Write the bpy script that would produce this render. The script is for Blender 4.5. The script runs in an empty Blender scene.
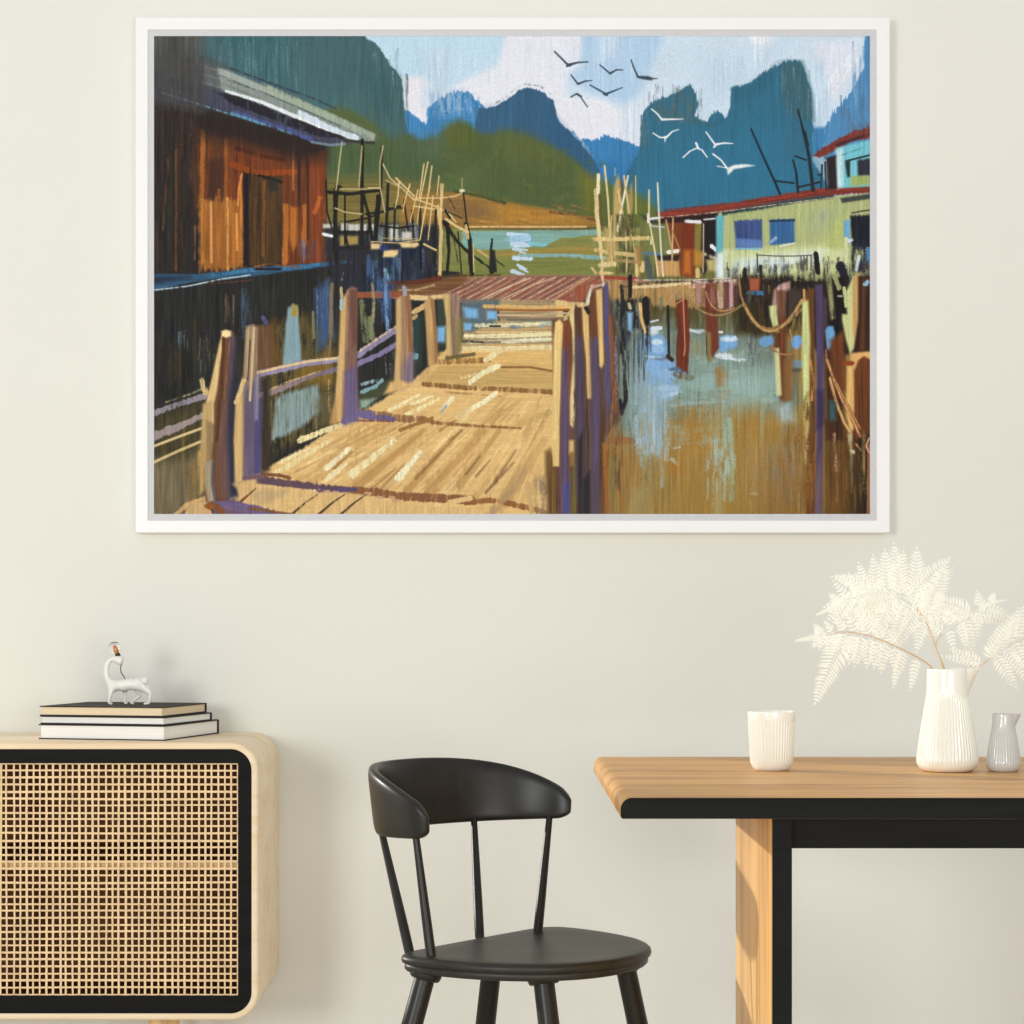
# a dining corner: wall picture, sideboard, chair and table
PAINT_GAIN = 1.02; SUN_E = 2.2; SUN_DY = -0.6; KEY_E = 150.0; WORLD_E = 0.59; KEY2_E = 82.0; EXPOSURE = 0.0
# ---------------------------------------------------------------- the picture on the wall
import math
import numpy as np
PX0, PY0, PX1, PY1 = 154, 36, 870, 514          # picture extent, in units of the canvas layout
SS = 2
class Painter:
    """a little brush engine: lays polygons and brush strokes of flat paint on a raster"""
    def __init__(s, seed=3):
        s.W = (PX1 - PX0) * SS; s.H = (PY1 - PY0) * SS
        s.img = np.zeros((s.H, s.W, 3), np.float32)
        r = s.r = np.random.default_rng(seed)
        def blur(a, k, ax):
            if k < 2: return a
            c = np.cumsum(np.concatenate([a, a.take(range(k), axis=ax)], axis=ax), axis=ax)
            n = a.shape[ax]
            return (c.take(range(k, n + k), axis=ax) - c.take(range(0, n), axis=ax)) / k
        def field(kx, ky):
            a = r.standard_normal((s.H, s.W)).astype(np.float32)
            for k in ((kx, 1), (ky, 0)):
                a = blur(a, k[0], k[1]); a = blur(a, max(1, k[0] // 2), k[1])
            return a / (a.std() + 1e-6)
        s.nv = field(3, 60); s.nh = field(60, 3); s.nb = field(50, 50); s.nf = field(2, 2); s.nm = field(12, 12)
        s.nd = field(3, 16); s.nj = field(5, 24); s.nk = field(24, 5)
    def xy(s, x0, y0, x1, y1):
        a = int(max(0, (x0 - PX0) * SS)); b = int(min(s.W, (x1 - PX0) * SS + 1))
        c = int(max(0, (y0 - PY0) * SS)); d = int(min(s.H, (y1 - PY0) * SS + 1))
        if b <= a or d <= c: return None
        X = (np.arange(a, b, dtype=np.float32) + .5) / SS + PX0; Y = (np.arange(c, d, dtype=np.float32) + .5) / SS + PY0
        return (slice(c, d), slice(a, b)), *np.meshgrid(X, Y)
    @staticmethod
    def calm(col):
        c = np.array(col, np.float32)
        if c[2] > c[1] + 14 and c[0] > c[1] - 6: c = c.mean() * .98 + (c - c.mean()) * .68      # keep the violets dusty
        return c
    def lay(s, sl, alpha, col, var, streak, Y=None, col2=None, y0=0, y1=1, X=None, horiz=False):
        c = s.calm(col)
        if col2 is not None:
            t = np.clip(((X if horiz else Y) - y0) / (y1 - y0), 0, 1)[..., None]
            c = c * (1 - t) + s.calm(col2) * t
        n = {'v': s.nv, 'h': s.nh, 'b': s.nb, 'f': s.nf, 'm': s.nm}[streak][sl]
        c = c * (1 + (.6 * var * n + .012 * s.nf[sl])[..., None])
        a = alpha[..., None]
        s.img[sl] = s.img[sl] * (1 - a) + c * a
    def poly(s, pts, col, rag=0., soft=.5, var=.05, streak='v', dry=0., op=1., col2=None, horiz=False, edge='v'):
        pts = [(x - 12 if x <= PX0 else x + 12 if x >= PX1 else x, y - 12 if y <= PY0 else y + 12 if y >= PY1 else y) for x, y in pts]
        rag *= .6; soft *= 1.25
        xs = [p[0] for p in pts]; ys = [p[1] for p in pts]; m = rag * 3 + soft * 2 + 1
        g = s.xy(min(xs) - m, min(ys) - m, max(xs) + m, max(ys) + m)
        if g is None: return
        sl, X, Y = g
        if rag:
            if edge == 'v': X2 = X + s.nm[sl] * rag * .4; Y2 = Y + s.nd[sl] * rag
            else: X2 = X + s.nk[sl] * rag; Y2 = Y + s.nm[sl] * rag * .4
        else: X2, Y2 = X, Y
        ins = np.zeros(X.shape, bool); dist = np.full(X.shape, 1e9, np.float32); n = len(pts)
        for i in range(n):
            ax, ay = pts[i]; bx, by = pts[(i + 1) % n]
            if ay != by:
                cnd = ((ay > Y2) != (by > Y2)) & (X2 < (bx - ax) * (Y2 - ay) / (by - ay) + ax); ins ^= cnd
            if soft > .6:
                dx, dy = bx - ax, by - ay; L = dx * dx + dy * dy + 1e-9
                t = np.clip(((X2 - ax) * dx + (Y2 - ay) * dy) / L, 0, 1)
                dist = np.minimum(dist, np.hypot(X2 - ax - t * dx, Y2 - ay - t * dy))
        if soft > .6:
            sd = np.where(ins, dist, -dist); al = np.clip(.5 + sd / (2 * soft), 0, 1)
        else: al = ins.astype(np.float32)
        if dry: al = al * np.clip(.68 + (s.nj[sl] * .35 + s.nf[sl] * .2 - dry) * 1.2, 0, 1)
        s.lay(sl, al * op, col, var, streak, Y, col2, min(xs) if horiz else min(ys), max(xs) if horiz else max(ys), X, horiz)
    def line(s, pts, w, col, w2=None, dry=0., op=1., var=.05, streak='v', soft=.6, col2=None, wob=0.):
        """brush stroke through pts, width w to w2"""
        if w2 is None: w2 = w
        m = max(w, w2) + 3 + wob * 3; xs = [p[0] for p in pts]; ys = [p[1] for p in pts]
        g = s.xy(min(xs) - m, min(ys) - m, max(xs) + m, max(ys) + m)
        if g is None: return
        sl, X, Y = g
        if wob: X = X + s.nm[sl] * wob; Y = Y + s.nb[sl] * wob
        seg = [np.hypot(pts[i + 1][0] - pts[i][0], pts[i + 1][1] - pts[i][1]) for i in range(len(pts) - 1)]
        tot = sum(seg) + 1e-9; acc = 0; best = np.full(X.shape, -1e9, np.float32); T = np.zeros(X.shape, np.float32)
        for i in range(len(pts) - 1):
            ax, ay = pts[i]; dx, dy = pts[i + 1][0] - ax, pts[i + 1][1] - ay; L = dx * dx + dy * dy + 1e-9
            t = np.clip(((X - ax) * dx + (Y - ay) * dy) / L, 0, 1); u = (acc + t * seg[i]) / tot
            v = (w + (w2 - w) * u) / 2 - np.hypot(X - ax - t * dx, Y - ay - t * dy)
            T = np.where(v > best, u, T); best = np.maximum(best, v); acc += seg[i]
        if max(w, w2) > 2.8: best = best + (s.nj[sl] * .28 + s.nf[sl] * .2) * min(1.6, w * .2)
        al = np.clip(.5 + best / soft, 0, 1)
        if dry: al = al * np.clip(.88 + (s.nj[sl] * .26 + s.nf[sl] * .18 - dry) * 1.2, 0, 1)
        c = col
        s.lay(sl, al * op, col, var, streak) if col2 is None else s._l2(sl, al * op, col, col2, T, var, streak)
    def _l2(s, sl, al, c1, c2, T, var, streak):
        n = {'v': s.nv, 'h': s.nh, 'b': s.nb, 'f': s.nf, 'm': s.nm}[streak][sl]; t = T[..., None]
        c = (s.calm(c1) * (1 - t) + s.calm(c2) * t) * (1 + (var * n)[..., None])
        s.img[sl] = s.img[sl] * (1 - al[..., None]) + c * al[..., None]
    def streaks(s, x0, x1, y0, y1, cols, n, w=(1, 3), L=(15, 60), dry=.2, op=.8, lean=0., lean_x=0.):
        """loose, near vertical brush marks"""
        r = s.r
        for _ in range(n):
            x = r.uniform(x0, x1); l = r.uniform(*L); y = r.uniform(y0, max(y0 + 1, y1 - l)); c = cols[r.integers(len(cols))]
            ww = r.uniform(*w); ye = min(y + l, y1)
            s.line([(x, y), (x + lean * (ye - y) + r.normal() * .8, ye)], ww, c, ww * .6, dry=dry, op=op * r.uniform(.5, 1), var=.06)
    def dabs(s, x0, x1, y0, y1, cols, n, w=(2, 4), L=(6, 20), slope=(0, 0), dry=.1, op=.8):
        r = s.r
        for _ in range(n):
            x = r.uniform(x0, x1); y = r.uniform(y0, y1); l = r.uniform(*L); k = r.uniform(*slope); c = cols[r.integers(len(cols))]
            ww = r.uniform(*w); s.line([(x, y), (x + l, y + l * k)], ww, c, ww * .5, dry=dry, op=op * r.uniform(.5, 1), streak='h')
    def result(s):
        a = s.img.reshape(s.H // SS, SS, s.W // SS, SS, 3).mean((1, 3))
        return np.clip(a, 0, 255)

def paint_picture():
    p = Painter(); P, L, S, D = p.poly, p.line, p.streaks, p.dabs
    p.img[:] = (60, 56, 50)
    # ---- sky
    P([(154, 36), (870, 36), (870, 200), (154, 200)], (203, 224, 243), var=.012, streak='b')
    P([(360, 36), (508, 36), (500, 60), (470, 76), (445, 92), (400, 80)], (190, 222, 244), soft=5, var=.02)
    P([(509, 36), (583, 36), (580, 66), (566, 74), (566, 96), (600, 98), (640, 120), (640, 152), (400, 150), (404, 78), (425, 80), (440, 92), (470, 78), (498, 66)], (230, 233, 246), soft=2.5, var=.012)
    P([(404, 78), (425, 76), (428, 120), (404, 118)], (231, 231, 243), soft=3, var=.01)
    P([(425, 50), (450, 50), (446, 100), (425, 104)], (195, 217, 236), soft=6, op=.8)
    P([(583, 36), (668, 36), (650, 70), (640, 92), (628, 104), (590, 92), (570, 78), (582, 64)], (176, 209, 240), soft=4, var=.02)
    P([(597, 36), (622, 36), (618, 56), (600, 60)], (206, 226, 246), soft=5, dry=.0, op=.8)
    P([(622, 110), (640, 98), (664, 84), (660, 100), (645, 125), (640, 150), (620, 140)], (215, 228, 245), soft=5)
    P([(744, 36), (776, 36), (770, 46), (752, 44)], (232, 236, 248), soft=2, op=.9)
    P([(705, 60), (745, 56), (780, 50), (740, 78), (720, 100), (705, 108)], (193, 217, 240), soft=8, op=.8)
    P([(816, 42), (858, 40), (858, 66), (842, 92), (828, 104), (816, 100)], (222, 230, 245), soft=4, var=.02)
    for x0 in (0, 5, 11): L([(828 + x0, 86), (838 + x0, 68), (850 + x0, 56)], 3, (234, 240, 250), dry=.1)
    P([(812, 60), (824, 62), (830, 96), (826, 132), (813, 130)], (199, 222, 243), soft=3)
    S(440, 640, 38, 90, [(212, 228, 246), (196, 219, 243)], 60, w=(1, 2.5), L=(15, 40), op=.5)
    S(690, 860, 38, 70, [(212, 228, 246), (190, 213, 236), (226, 234, 246)], 60, w=(1, 2.5), L=(10, 30), op=.5)
    # ---- far blue hills
    P([(403, 106), (412, 114), (422, 122), (427, 124), (427, 108), (434, 102), (444, 95), (456, 91), (468, 92), (478, 101), (486, 108), (492, 120), (492, 160), (403, 160)], (64, 134, 192), rag=2.0, var=.07)
    P([(426, 92), (466, 90), (474, 112), (430, 118)], (150, 186, 218), soft=4, dry=.25, op=.8)
    S(462, 482, 92, 128, [(58, 128, 200), (160, 200, 235), (70, 140, 210)], 26, w=(1, 2), L=(12, 26))
    P([(428, 108), (436, 104), (440, 150), (428, 150)], (56, 125, 190), soft=2, op=.6)
    P([(560, 150), (572, 146), (582, 139), (592, 140), (606, 135), (622, 140), (636, 146), (648, 146), (640, 210), (575, 205)], (58, 130, 190), rag=1.4, var=.05)
    P([(585, 165), (612, 160), (626, 172), (618, 200), (600, 190)], (44, 118, 186), soft=5, op=.8)
    P([(824, 140), (826, 126), (834, 112), (848, 96), (856, 84), (863, 70), (866, 36), (870, 36), (870, 150), (824, 160)], (78, 142, 196), rag=2.2, var=.06)
    S(852, 870, 40, 134, [(92, 140, 186), (70, 120, 170), (120, 165, 205)], 30, w=(1, 2.4), L=(20, 50))
    S(840, 870, 96, 140, [(80, 116, 150), (96, 110, 130)], 18, w=(1, 3), L=(15, 30), op=.7)
    P([(811, 128), (826, 127), (824, 150), (812, 156)], (66, 134, 192), soft=1.5)
    # ---- mid blue mountain
    P([(478, 108), (490, 107.5), (498, 105), (506, 100), (513, 95), (520, 89), (527, 87.5), (536, 89), (545, 93), (549, 98), (553, 100), (556, 112), (559, 122), (566, 128), (574, 134), (584, 145), (594, 160), (602, 176), (590, 186), (470, 170)], (55, 96, 130), rag=.8, var=.045)
    L([(490, 106), (505, 98), (515, 89), (524, 84), (540, 86), (550, 94)], 2, (120, 135, 150), dry=.6)
    P([(478, 112), (500, 108), (520, 100), (520, 150), (478, 140)], (60, 104, 138), soft=6, op=.5)
    P([(548, 110), (558, 124), (572, 140), (580, 160), (560, 165), (548, 140)], (46, 92, 134), soft=6, op=.7)
    L([(572, 132), (582, 142), (592, 156)], 3, (110, 160, 205), dry=.3)
    # ---- big left mountain
    P([(154, 36), (359, 36), (367, 39), (376, 43), (384, 54), (391, 66), (398, 73), (402, 80), (404, 100), (405, 118), (409, 140), (408, 240), (154, 240)], (70, 104, 110), rag=1.1, var=.05)
    S(386, 408, 72, 130, [(58, 80, 80), (80, 100, 96), (120, 140, 145)], 34, w=(.8, 1.6), L=(14, 34), dry=.25)
    S(366, 398, 38, 90, [(110, 140, 150), (62, 92, 98), (170, 195, 205)], 26, w=(.8, 1.6), L=(10, 24), dry=.5)
    P([(215, 36), (292, 36), (290, 90), (235, 72)], (64, 106, 114), soft=6, var=.07)
    S(215, 300, 38, 92, [(104, 138, 142), (58, 96, 106), (90, 128, 134)], 60, w=(1, 2.6), L=(14, 40), op=.6)
    P([(154, 36), (205, 36), (200, 60), (154, 56)], (84, 86, 84), soft=6, var=.08)
    P([(172, 36), (177, 36), (177, 120), (172, 120)], (60, 66, 66), soft=2, op=.8)
    P([(300, 90), (345, 100), (372, 130), (362, 134), (310, 112)], (70, 112, 116), soft=6, op=.8)
    S(330, 400, 90, 150, [(84, 112, 88), (74, 104, 96)], 40, w=(2, 5), L=(15, 40), op=.35)
    P([(376, 60), (398, 80), (402, 120), (380, 110), (350, 70)], (60, 98, 104), soft=8, op=.6)
    # ---- right mountain
    P([(616, 216), (620, 190), (628, 170), (640, 150), (641, 128), (643, 112), (650, 104), (660, 98), (676, 93), (690, 84), (696, 95), (699, 104), (694, 115), (700, 122), (706, 123), (712, 114), (718, 110), (726, 118), (730, 108), (731, 88), (737, 86), (747, 85), (758, 76), (775, 66), (786, 61), (800, 61), (806, 70), (808, 82), (812, 92), (813, 128), (812, 160), (830, 190), (850, 216)], (52, 112, 142), rag=1.5, var=.045)
    P([(640, 165), (700, 140), (800, 110), (812, 150), (840, 190), (760, 214), (640, 214)], (49, 118, 154), soft=14, op=.75, var=.03)
    P([(650, 105), (676, 93), (690, 86), (697, 104), (692, 124), (660, 118)], (82, 106, 108), soft=3, dry=.25, op=.8)
    S(648, 700, 84, 126, [(74, 92, 92), (110, 128, 132), (60, 100, 120)], 46, w=(.8, 1.8), L=(8, 24), dry=.3)
    S(690, 702, 88, 128, [(62, 80, 74), (90, 100, 88)], 20, w=(.8, 1.6), L=(8, 20), dry=.3)
    S(641, 650, 110, 150, [(82, 108, 116), (120, 140, 146), (60, 100, 112)], 16, w=(.8, 1.8), L=(14, 30), dry=.2)
    P([(783, 62), (802, 62), (812, 95), (813, 120), (795, 118), (784, 100)], (62, 104, 118), soft=3, var=.07)
    S(780, 813, 64, 130, [(96, 120, 124), (54, 94, 110), (130, 150, 155)], 50, w=(.8, 1.5), L=(10, 30), dry=.35)
    L([(737, 85), (750, 82), (764, 72), (780, 61), (797, 57)], 3.5, (128, 150, 160), dry=.85)
    P([(731, 88), (747, 85), (770, 70), (780, 66), (770, 90), (735, 104)], (50, 104, 128), soft=2, op=.6)
    P([(784, 100), (800, 90), (806, 160), (784, 160)], (58, 104, 128), soft=8, op=.5)
    L([(700, 121), (712, 126), (722, 120)], 4, (58, 104, 122), dry=.1)
    # ---- green hill and shore
    P([(324, 150), (328, 110), (338, 106), (356, 112), (372, 122), (392, 140), (408, 134), (420, 140), (436, 136), (446, 128), (458, 121), (468, 124), (478, 131), (490, 134), (508, 131), (524, 134), (546, 144), (562, 152), (580, 164), (590, 176), (604, 182), (630, 190), (656, 208), (664, 240), (324, 240)], (84, 100, 60), rag=1.6, soft=2.5, var=.05, streak='b')
    P([(400, 140), (425, 140), (446, 130), (440, 160), (410, 170)], (92, 112, 92), soft=8, op=.6)
    P([(446, 127), (460, 121), (474, 130), (480, 150), (450, 150)], (94, 102, 50), soft=5, op=.8)
    P([(500, 132), (530, 136), (570, 160), (560, 175), (500, 160)], (96, 104, 58), soft=8, op=.75)
    P([(324, 142), (400, 140), (440, 160), (440, 180), (324, 185)], (76, 98, 66), soft=10, op=.8)
    P([(480, 160), (560, 170), (600, 190), (590, 212), (540, 205), (480, 195)], (84, 98, 62), soft=10, op=.7)
    D(440, 620, 150, 205, [(98, 112, 60), (80, 100, 54), (112, 116, 58), (72, 96, 62)], 80, w=(3, 7), L=(4, 10), slope=(-.6, .9), op=.4)
    S(492, 502, 150, 206, [(66, 92, 58)], 14, w=(1.5, 3.5), L=(8, 18), op=.6)
    P([(578, 170), (600, 178), (604, 226), (584, 214)], (122, 120, 44), soft=5, op=.7)
    P([(610, 185), (650, 200), (660, 224), (612, 226)], (104, 118, 50), soft=5, op=.8)
    P([(324, 180), (372, 178), (440, 186), (446, 232), (324, 232)], (126, 112, 60), soft=6, var=.08, streak='h')
    P([(400, 196), (444, 192), (470, 192), (490, 199), (508, 202), (524, 206), (548, 209), (570, 213), (594, 219), (604, 227), (400, 229)], (158, 118, 56), soft=1.5, var=.07, streak='h')
    P([(506, 205), (530, 208), (556, 213), (580, 222), (500, 224), (490, 214)], (188, 134, 52), soft=4, op=.9)
    P([(440, 196), (480, 204), (500, 216), (470, 220), (440, 212)], (130, 100, 62), soft=4, op=.8)
    L([(454, 191), (480, 196), (505, 203)], 3, (82, 88, 48), dry=.0)
    L([(550, 212), (575, 215), (600, 221)], 3, (118, 84, 54), dry=.1)
    D(450, 580, 204, 224, [(196, 146, 70), (140, 102, 56), (176, 124, 58)], 40, w=(1.5, 3), L=(8, 24), slope=(.05, .25))
    # ---- lake
    P([(440, 229), (606, 229), (660, 226), (660, 280), (430, 282)], (132, 136, 74), var=.05, streak='h')
    P([(462, 231), (600, 230), (604, 234), (560, 238), (545, 246), (500, 250), (462, 248)], (126, 172, 164), rag=1, edge='h', var=.06, streak='h')
    P([(470, 252), (520, 250), (600, 244), (600, 254), (500, 256)], (158, 138, 68), soft=2, streak='h')
    L([(520, 256), (560, 255), (604, 257)], 4, (132, 178, 176), w2=2.5, streak='h')
    P([(590, 236), (655, 228), (655, 246), (592, 250)], (140, 142, 80), soft=2, streak='h')
    L([(582, 232), (600, 232)], 5, (134, 174, 160), dry=.1); L([(582, 257), (604, 258)], 4, (130, 176, 176))
    P([(440, 262), (500, 258), (600, 260), (600, 274), (440, 276)], (122, 130, 66), soft=2, op=.8, streak='h')
    for x, y, l, w in ((508, 234, 20, 4), (512, 244, 16, 6), (513, 249, 14, 3), (520, 252, 6, 2), (514, 258, 18, 5), (518, 265, 8, 3), (520, 268, 8, 2.5), (513, 271, 10, 5)):
        L([(x, y), (x + l, y + (1 if y < 262 else 4))], w, (192, 216, 238), w2=w * .6, streak='h')
    L([(508, 239), (528, 238)], 7, (160, 202, 236), dry=.1); L([(530, 243), (545, 245)], 4, (124, 196, 206))
    L([(466, 226.8), (500, 226.6), (545, 226.8), (586, 226.6)], 1.8, (228, 184, 122), dry=-.3); L([(462, 229), (590, 229)], 1.6, (104, 88, 56), dry=.1)
    # ---- dark water under the hut and among the left posts
    P([(154, 274), (345, 262), (460, 272), (470, 330), (340, 440), (260, 470), (154, 514)], (46, 46, 45), var=.14)
    S(156, 345, 285, 440, [(52, 50, 42), (30, 32, 36), (62, 56, 44), (44, 48, 52)], 120, w=(2, 5), L=(30, 90), op=.6)
    P([(154, 420), (205, 395), (205, 514), (154, 514)], (74, 68, 46), soft=8, var=.12)
    P([(154, 462), (200, 454), (206, 514), (154, 514)], (116, 104, 78), soft=6, var=.12)
    P([(186, 465), (204, 455), (206, 500), (190, 505)], (150, 118, 62), soft=4, dry=.1, op=.8)
    S(156, 206, 395, 470, [(96, 88, 50), (54, 58, 58), (128, 108, 54)], 30, w=(1.5, 3), L=(15, 40), op=.6)
    L([(176, 514), (188, 504), (204, 498), (210, 514)], 4, (206, 166, 106)); P([(178, 514), (190, 504), (206, 500), (210, 514)], (204, 168, 112))
    S(240, 256, 288, 340, [(64, 90, 120), (86, 70, 60)], 14, w=(1, 2.5), L=(20, 50), op=.8)
    S(178, 192, 330, 352, [(92, 104, 114)], 8, w=(1, 2), L=(10, 20)); S(198, 216, 334, 380, [(126, 122, 100), (96, 96, 80)], 18, w=(.8, 1.6), L=(8, 22), dry=.3)
    S(225, 236, 292, 328, [(104, 82, 64), (126, 104, 84)], 10, w=(1, 2), L=(10, 30), dry=.2)
    S(170, 182, 340, 396, [(72, 60, 40)], 10, w=(1.5, 3), L=(20, 40))
    # reflections: ochre and light blue between the posts
    P([(268, 330), (300, 310), (336, 340), (336, 420), (262, 462), (256, 400)], (96, 84, 48), soft=4, dry=-.1, var=.12)
    P([(256, 330), (276, 318), (280, 372), (258, 378)], (110, 78, 40), soft=3, op=.8)
    P([(288, 308), (294, 304), (298, 308), (302, 366), (283, 372), (284, 345)], (132, 164, 174), rag=.6, soft=1, var=.05)
    P([(292, 304), (298, 305), (298, 316), (291, 316)], (168, 148, 72), soft=1)
    P([(276, 398), (312, 385), (318, 384), (322, 410), (300, 428), (272, 440)], (134, 157, 157), rag=1.2, soft=1.5, var=.08)
    P([(300, 366), (334, 350), (334, 384), (296, 384)], (138, 108, 44), soft=4, dry=.0, op=.85)
    S(270, 334, 384, 438, [(110, 120, 110), (156, 184, 186), (120, 104, 60), (90, 100, 90)], 34, w=(1.5, 3), L=(14, 40), op=.7)
    P([(318, 400), (338, 388), (336, 426), (318, 424)], (100, 92, 62), soft=3, op=.8)
    P([(316, 290), (330, 280), (334, 336), (318, 350)], (66, 94, 136), soft=4, dry=.0, op=.9)
    S(314, 332, 276, 352, [(88, 120, 166), (50, 70, 112), (110, 140, 178)], 24, w=(1, 2.6), L=(16, 40))
    L([(313, 312), (314, 338)], 2.6, (124, 120, 84)); L([(332, 284), (331, 330), (329, 372)], 3.4, (138, 120, 88), col2=(120, 96, 60)); L([(329, 380), (329, 412)], 2.4, (176, 146, 84), dry=.1)
    # ---- hut
    P([(154, 92), (215, 108), (326, 140), (326, 264), (240, 272), (154, 280)], (56, 46, 42), var=.1)
    P([(154, 92), (205, 106), (204, 274), (154, 280)], (49, 44, 43), var=.12)
    S(156, 202, 100, 274, [(78, 58, 44), (38, 38, 40), (66, 50, 42), (50, 56, 46)], 70, w=(1.5, 3.5), L=(40, 120), op=.65)
    L([(176, 150), (176, 270)], 2.4, (104, 68, 44), dry=.1); L([(168, 160), (163, 230)], 2.2, (90, 66, 48), dry=.1)
    P([(196, 128), (250, 140), (250, 205), (196, 205)], (96, 57, 37), soft=4, var=.16, op=.95)
    P([(228, 134), (300, 150), (300, 178), (244, 172), (240, 205), (226, 205)], (122, 62, 36), soft=3, var=.1)
    P([(282, 148), (326, 152), (326, 264), (282, 266)], (112, 60, 36), soft=2, var=.12)
    P([(200, 118), (326, 142), (326, 153), (300, 158), (246, 138), (200, 130)], (52, 42, 40), soft=4, dry=-.2)
    S(196, 250, 128, 206, [(150, 86, 38), (72, 46, 38), (128, 62, 32)], 40, w=(1.5, 4), L=(24, 60))
    L([(203, 130), (202, 200)], 4.5, (164, 98, 44), dry=.0); L([(226, 140), (226, 200)], 3.5, (152, 88, 40), dry=.0)
    P([(208, 160), (224, 158), (222, 200), (208, 198)], (74, 48, 42), soft=2.5, op=.9)
    P([(199, 198), (244, 200), (243.5, 268), (200, 270)], (164, 102, 46), rag=3.5, soft=1.5, var=.1)
    for x, y0, y1, c in ((202, 200, 262, (190, 122, 52)), (211, 202, 262, (226, 152, 88)), (219, 190, 258, (176, 104, 48)), (227.5, 198, 276, (224, 160, 84)), (236.5, 214, 250, (226, 152, 72)), (233, 205, 262, (196, 112, 40)), (241, 176, 262, (204, 122, 52)), (206, 210, 258, (150, 88, 36)), (223, 205, 266, (160, 94, 40))):
        L([(x, y0), (x + .6, y1)], 2.4, c, dry=-.1, var=.08)
    L([(242, 174), (239, 188), (238, 205)], 2, (230, 140, 70))
    L([(195, 226), (195, 260)], 1.4, (140, 100, 74), dry=.1)
    P([(243.5, 172), (262, 175), (282, 176), (283, 262), (244, 266)], (80, 58, 38), rag=.8, var=.12)
    P([(243.5, 172), (249, 173), (249, 266), (243.5, 266)], (40, 34, 40), soft=1)
    S(250, 282, 180, 262, [(104, 74, 42), (58, 44, 36), (92, 66, 40)], 34, w=(1.5, 3.5), L=(30, 70))
    L([(264, 182), (263, 255)], 3, (122, 80, 42), dry=.1)
    L([(258, 175), (270, 178), (281, 182)], 3, (40, 36, 36)); P([(268, 180), (278, 180), (277, 192), (268, 190)], (52, 52, 46), soft=1.5)
    L([(232, 164), (250, 171), (268, 173), (296, 172)], 6, (152, 70, 30), w2=5, dry=-.1)
    L([(236, 148), (262, 156), (285, 160)], 4, (84, 42, 32), dry=.2)
    L([(286, 206), (285, 262)], 5.5, (182, 106, 46)); P([(290, 206), (297, 208), (297, 244), (293, 252), (290, 240)], (184, 108, 42), soft=1.2)
    L([(305, 207), (304.5, 244)], 5.5, (178, 102, 42)); L([(293, 138), (293.5, 190)], 2, (166, 104, 56), dry=.1)
    P([(310, 154), (325, 150), (325, 262), (310, 264)], (136, 68, 38), soft=1.5, var=.1); L([(315, 212), (320, 198)], 4, (188, 96, 42))
    L([(308, 160), (308, 240)], 2.6, (74, 46, 40)); L([(299, 160), (300, 205)], 3.4, (60, 46, 48), dry=.1)
    S(294, 316, 238, 262, [(70, 76, 120), (44, 50, 84), (110, 120, 160), (130, 80, 50)], 22, w=(1, 2.6), L=(8, 20))
    P([(196, 104), (326, 140), (326, 160), (300, 162), (262, 152), (240, 146), (196, 136)], (50, 41, 39), soft=7, op=.85)
    # roof
    P([(154, 46), (190, 54), (226, 68), (222, 100), (200, 110), (154, 94)], (76, 78, 76), soft=6, var=.08)
    P([(198, 60), (222, 69), (300, 100), (376, 135), (374, 142), (350, 140), (290, 116), (222, 92), (198, 86)], (98, 106, 106), soft=3, var=.06)
    P([(218, 69), (300, 101), (376, 135), (374, 142), (350, 140), (290, 116), (222, 92)], (134, 146, 140), soft=1, var=.06)
    P([(218, 68), (226, 70), (300, 101), (374, 134), (373, 137), (300, 107), (218, 74)], (160, 172, 164), soft=1)
    P([(262, 82), (300, 99), (340, 117), (375, 134), (374, 140), (340, 125), (300, 108), (270, 92)], (156, 172, 150), dry=-.1)
    for k in range(6): L([(196, 64 + 4 * k), (226, 73 + 4 * k), (260, 88 + 3.6 * k)], 1, (96, 104, 104) if k % 2 else (150, 160, 158), dry=.3)
    L([(230, 56 + 12), (262, 80), (310, 97), (335, 108)], 2.2, (58, 66, 84), dry=.2)
    L([(228, 80), (262, 92), (300, 108), (340, 126)], 1.4, (82, 92, 92), dry=.1)
    P([(154, 80), (200, 84), (226, 92), (292, 118), (345, 138), (352, 142), (345, 145), (322, 143), (292, 134), (226, 114), (198, 104), (154, 97)], (68, 71, 100), soft=1.6, var=.1)
    P([(154, 72), (196, 78), (206, 108), (154, 98)], (66, 66, 72), soft=5, op=.85)
    P([(216, 92), (240, 96), (296, 119), (340, 138), (320, 137), (280, 122), (232, 104)], (44, 42, 50), rag=.8, dry=-.2)
    L([(226, 91), (262, 102), (292, 115), (325, 128), (356, 138)], 2.4, (224, 232, 238), w2=6); L([(300, 113), (330, 128), (356, 138)], 5, (204, 220, 234), w2=5)
    L([(296, 120), (320, 130), (344, 138)], 3, (50, 44, 50), dry=.0); L([(344, 140), (360, 142), (374, 143)], 3, (62, 62, 56))
    L([(235, 112), (262, 122), (290, 130), (312, 140)], 4, (78, 88, 146), dry=-.1)
    L([(160, 92), (196, 103), (226, 113), (258, 122), (292, 134)], 1.6, (104, 160, 180), dry=.25); L([(232, 113), (262, 124)], 2.6, (92, 156, 190), dry=.1)
    L([(312, 142), (330, 145), (345, 144)], 2.6, (112, 130, 150))
    S(158, 200, 50, 110, [(100, 98, 96), (66, 66, 66), (84, 74, 68)], 36, w=(1, 3), L=(15, 40), op=.5)
    S(156, 206, 56, 112, [(70, 72, 72), (84, 82, 82), (64, 60, 62)], 60, w=(1.5, 4), L=(20, 50), op=.6); L([(191, 90), (191, 190)], 2.4, (80, 60, 52), dry=.3, op=.7)
    P([(154, 46), (206, 58), (214, 66), (214, 100), (196, 104), (154, 96)], (76, 77, 78), soft=10, op=.62, dry=.1)
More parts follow.
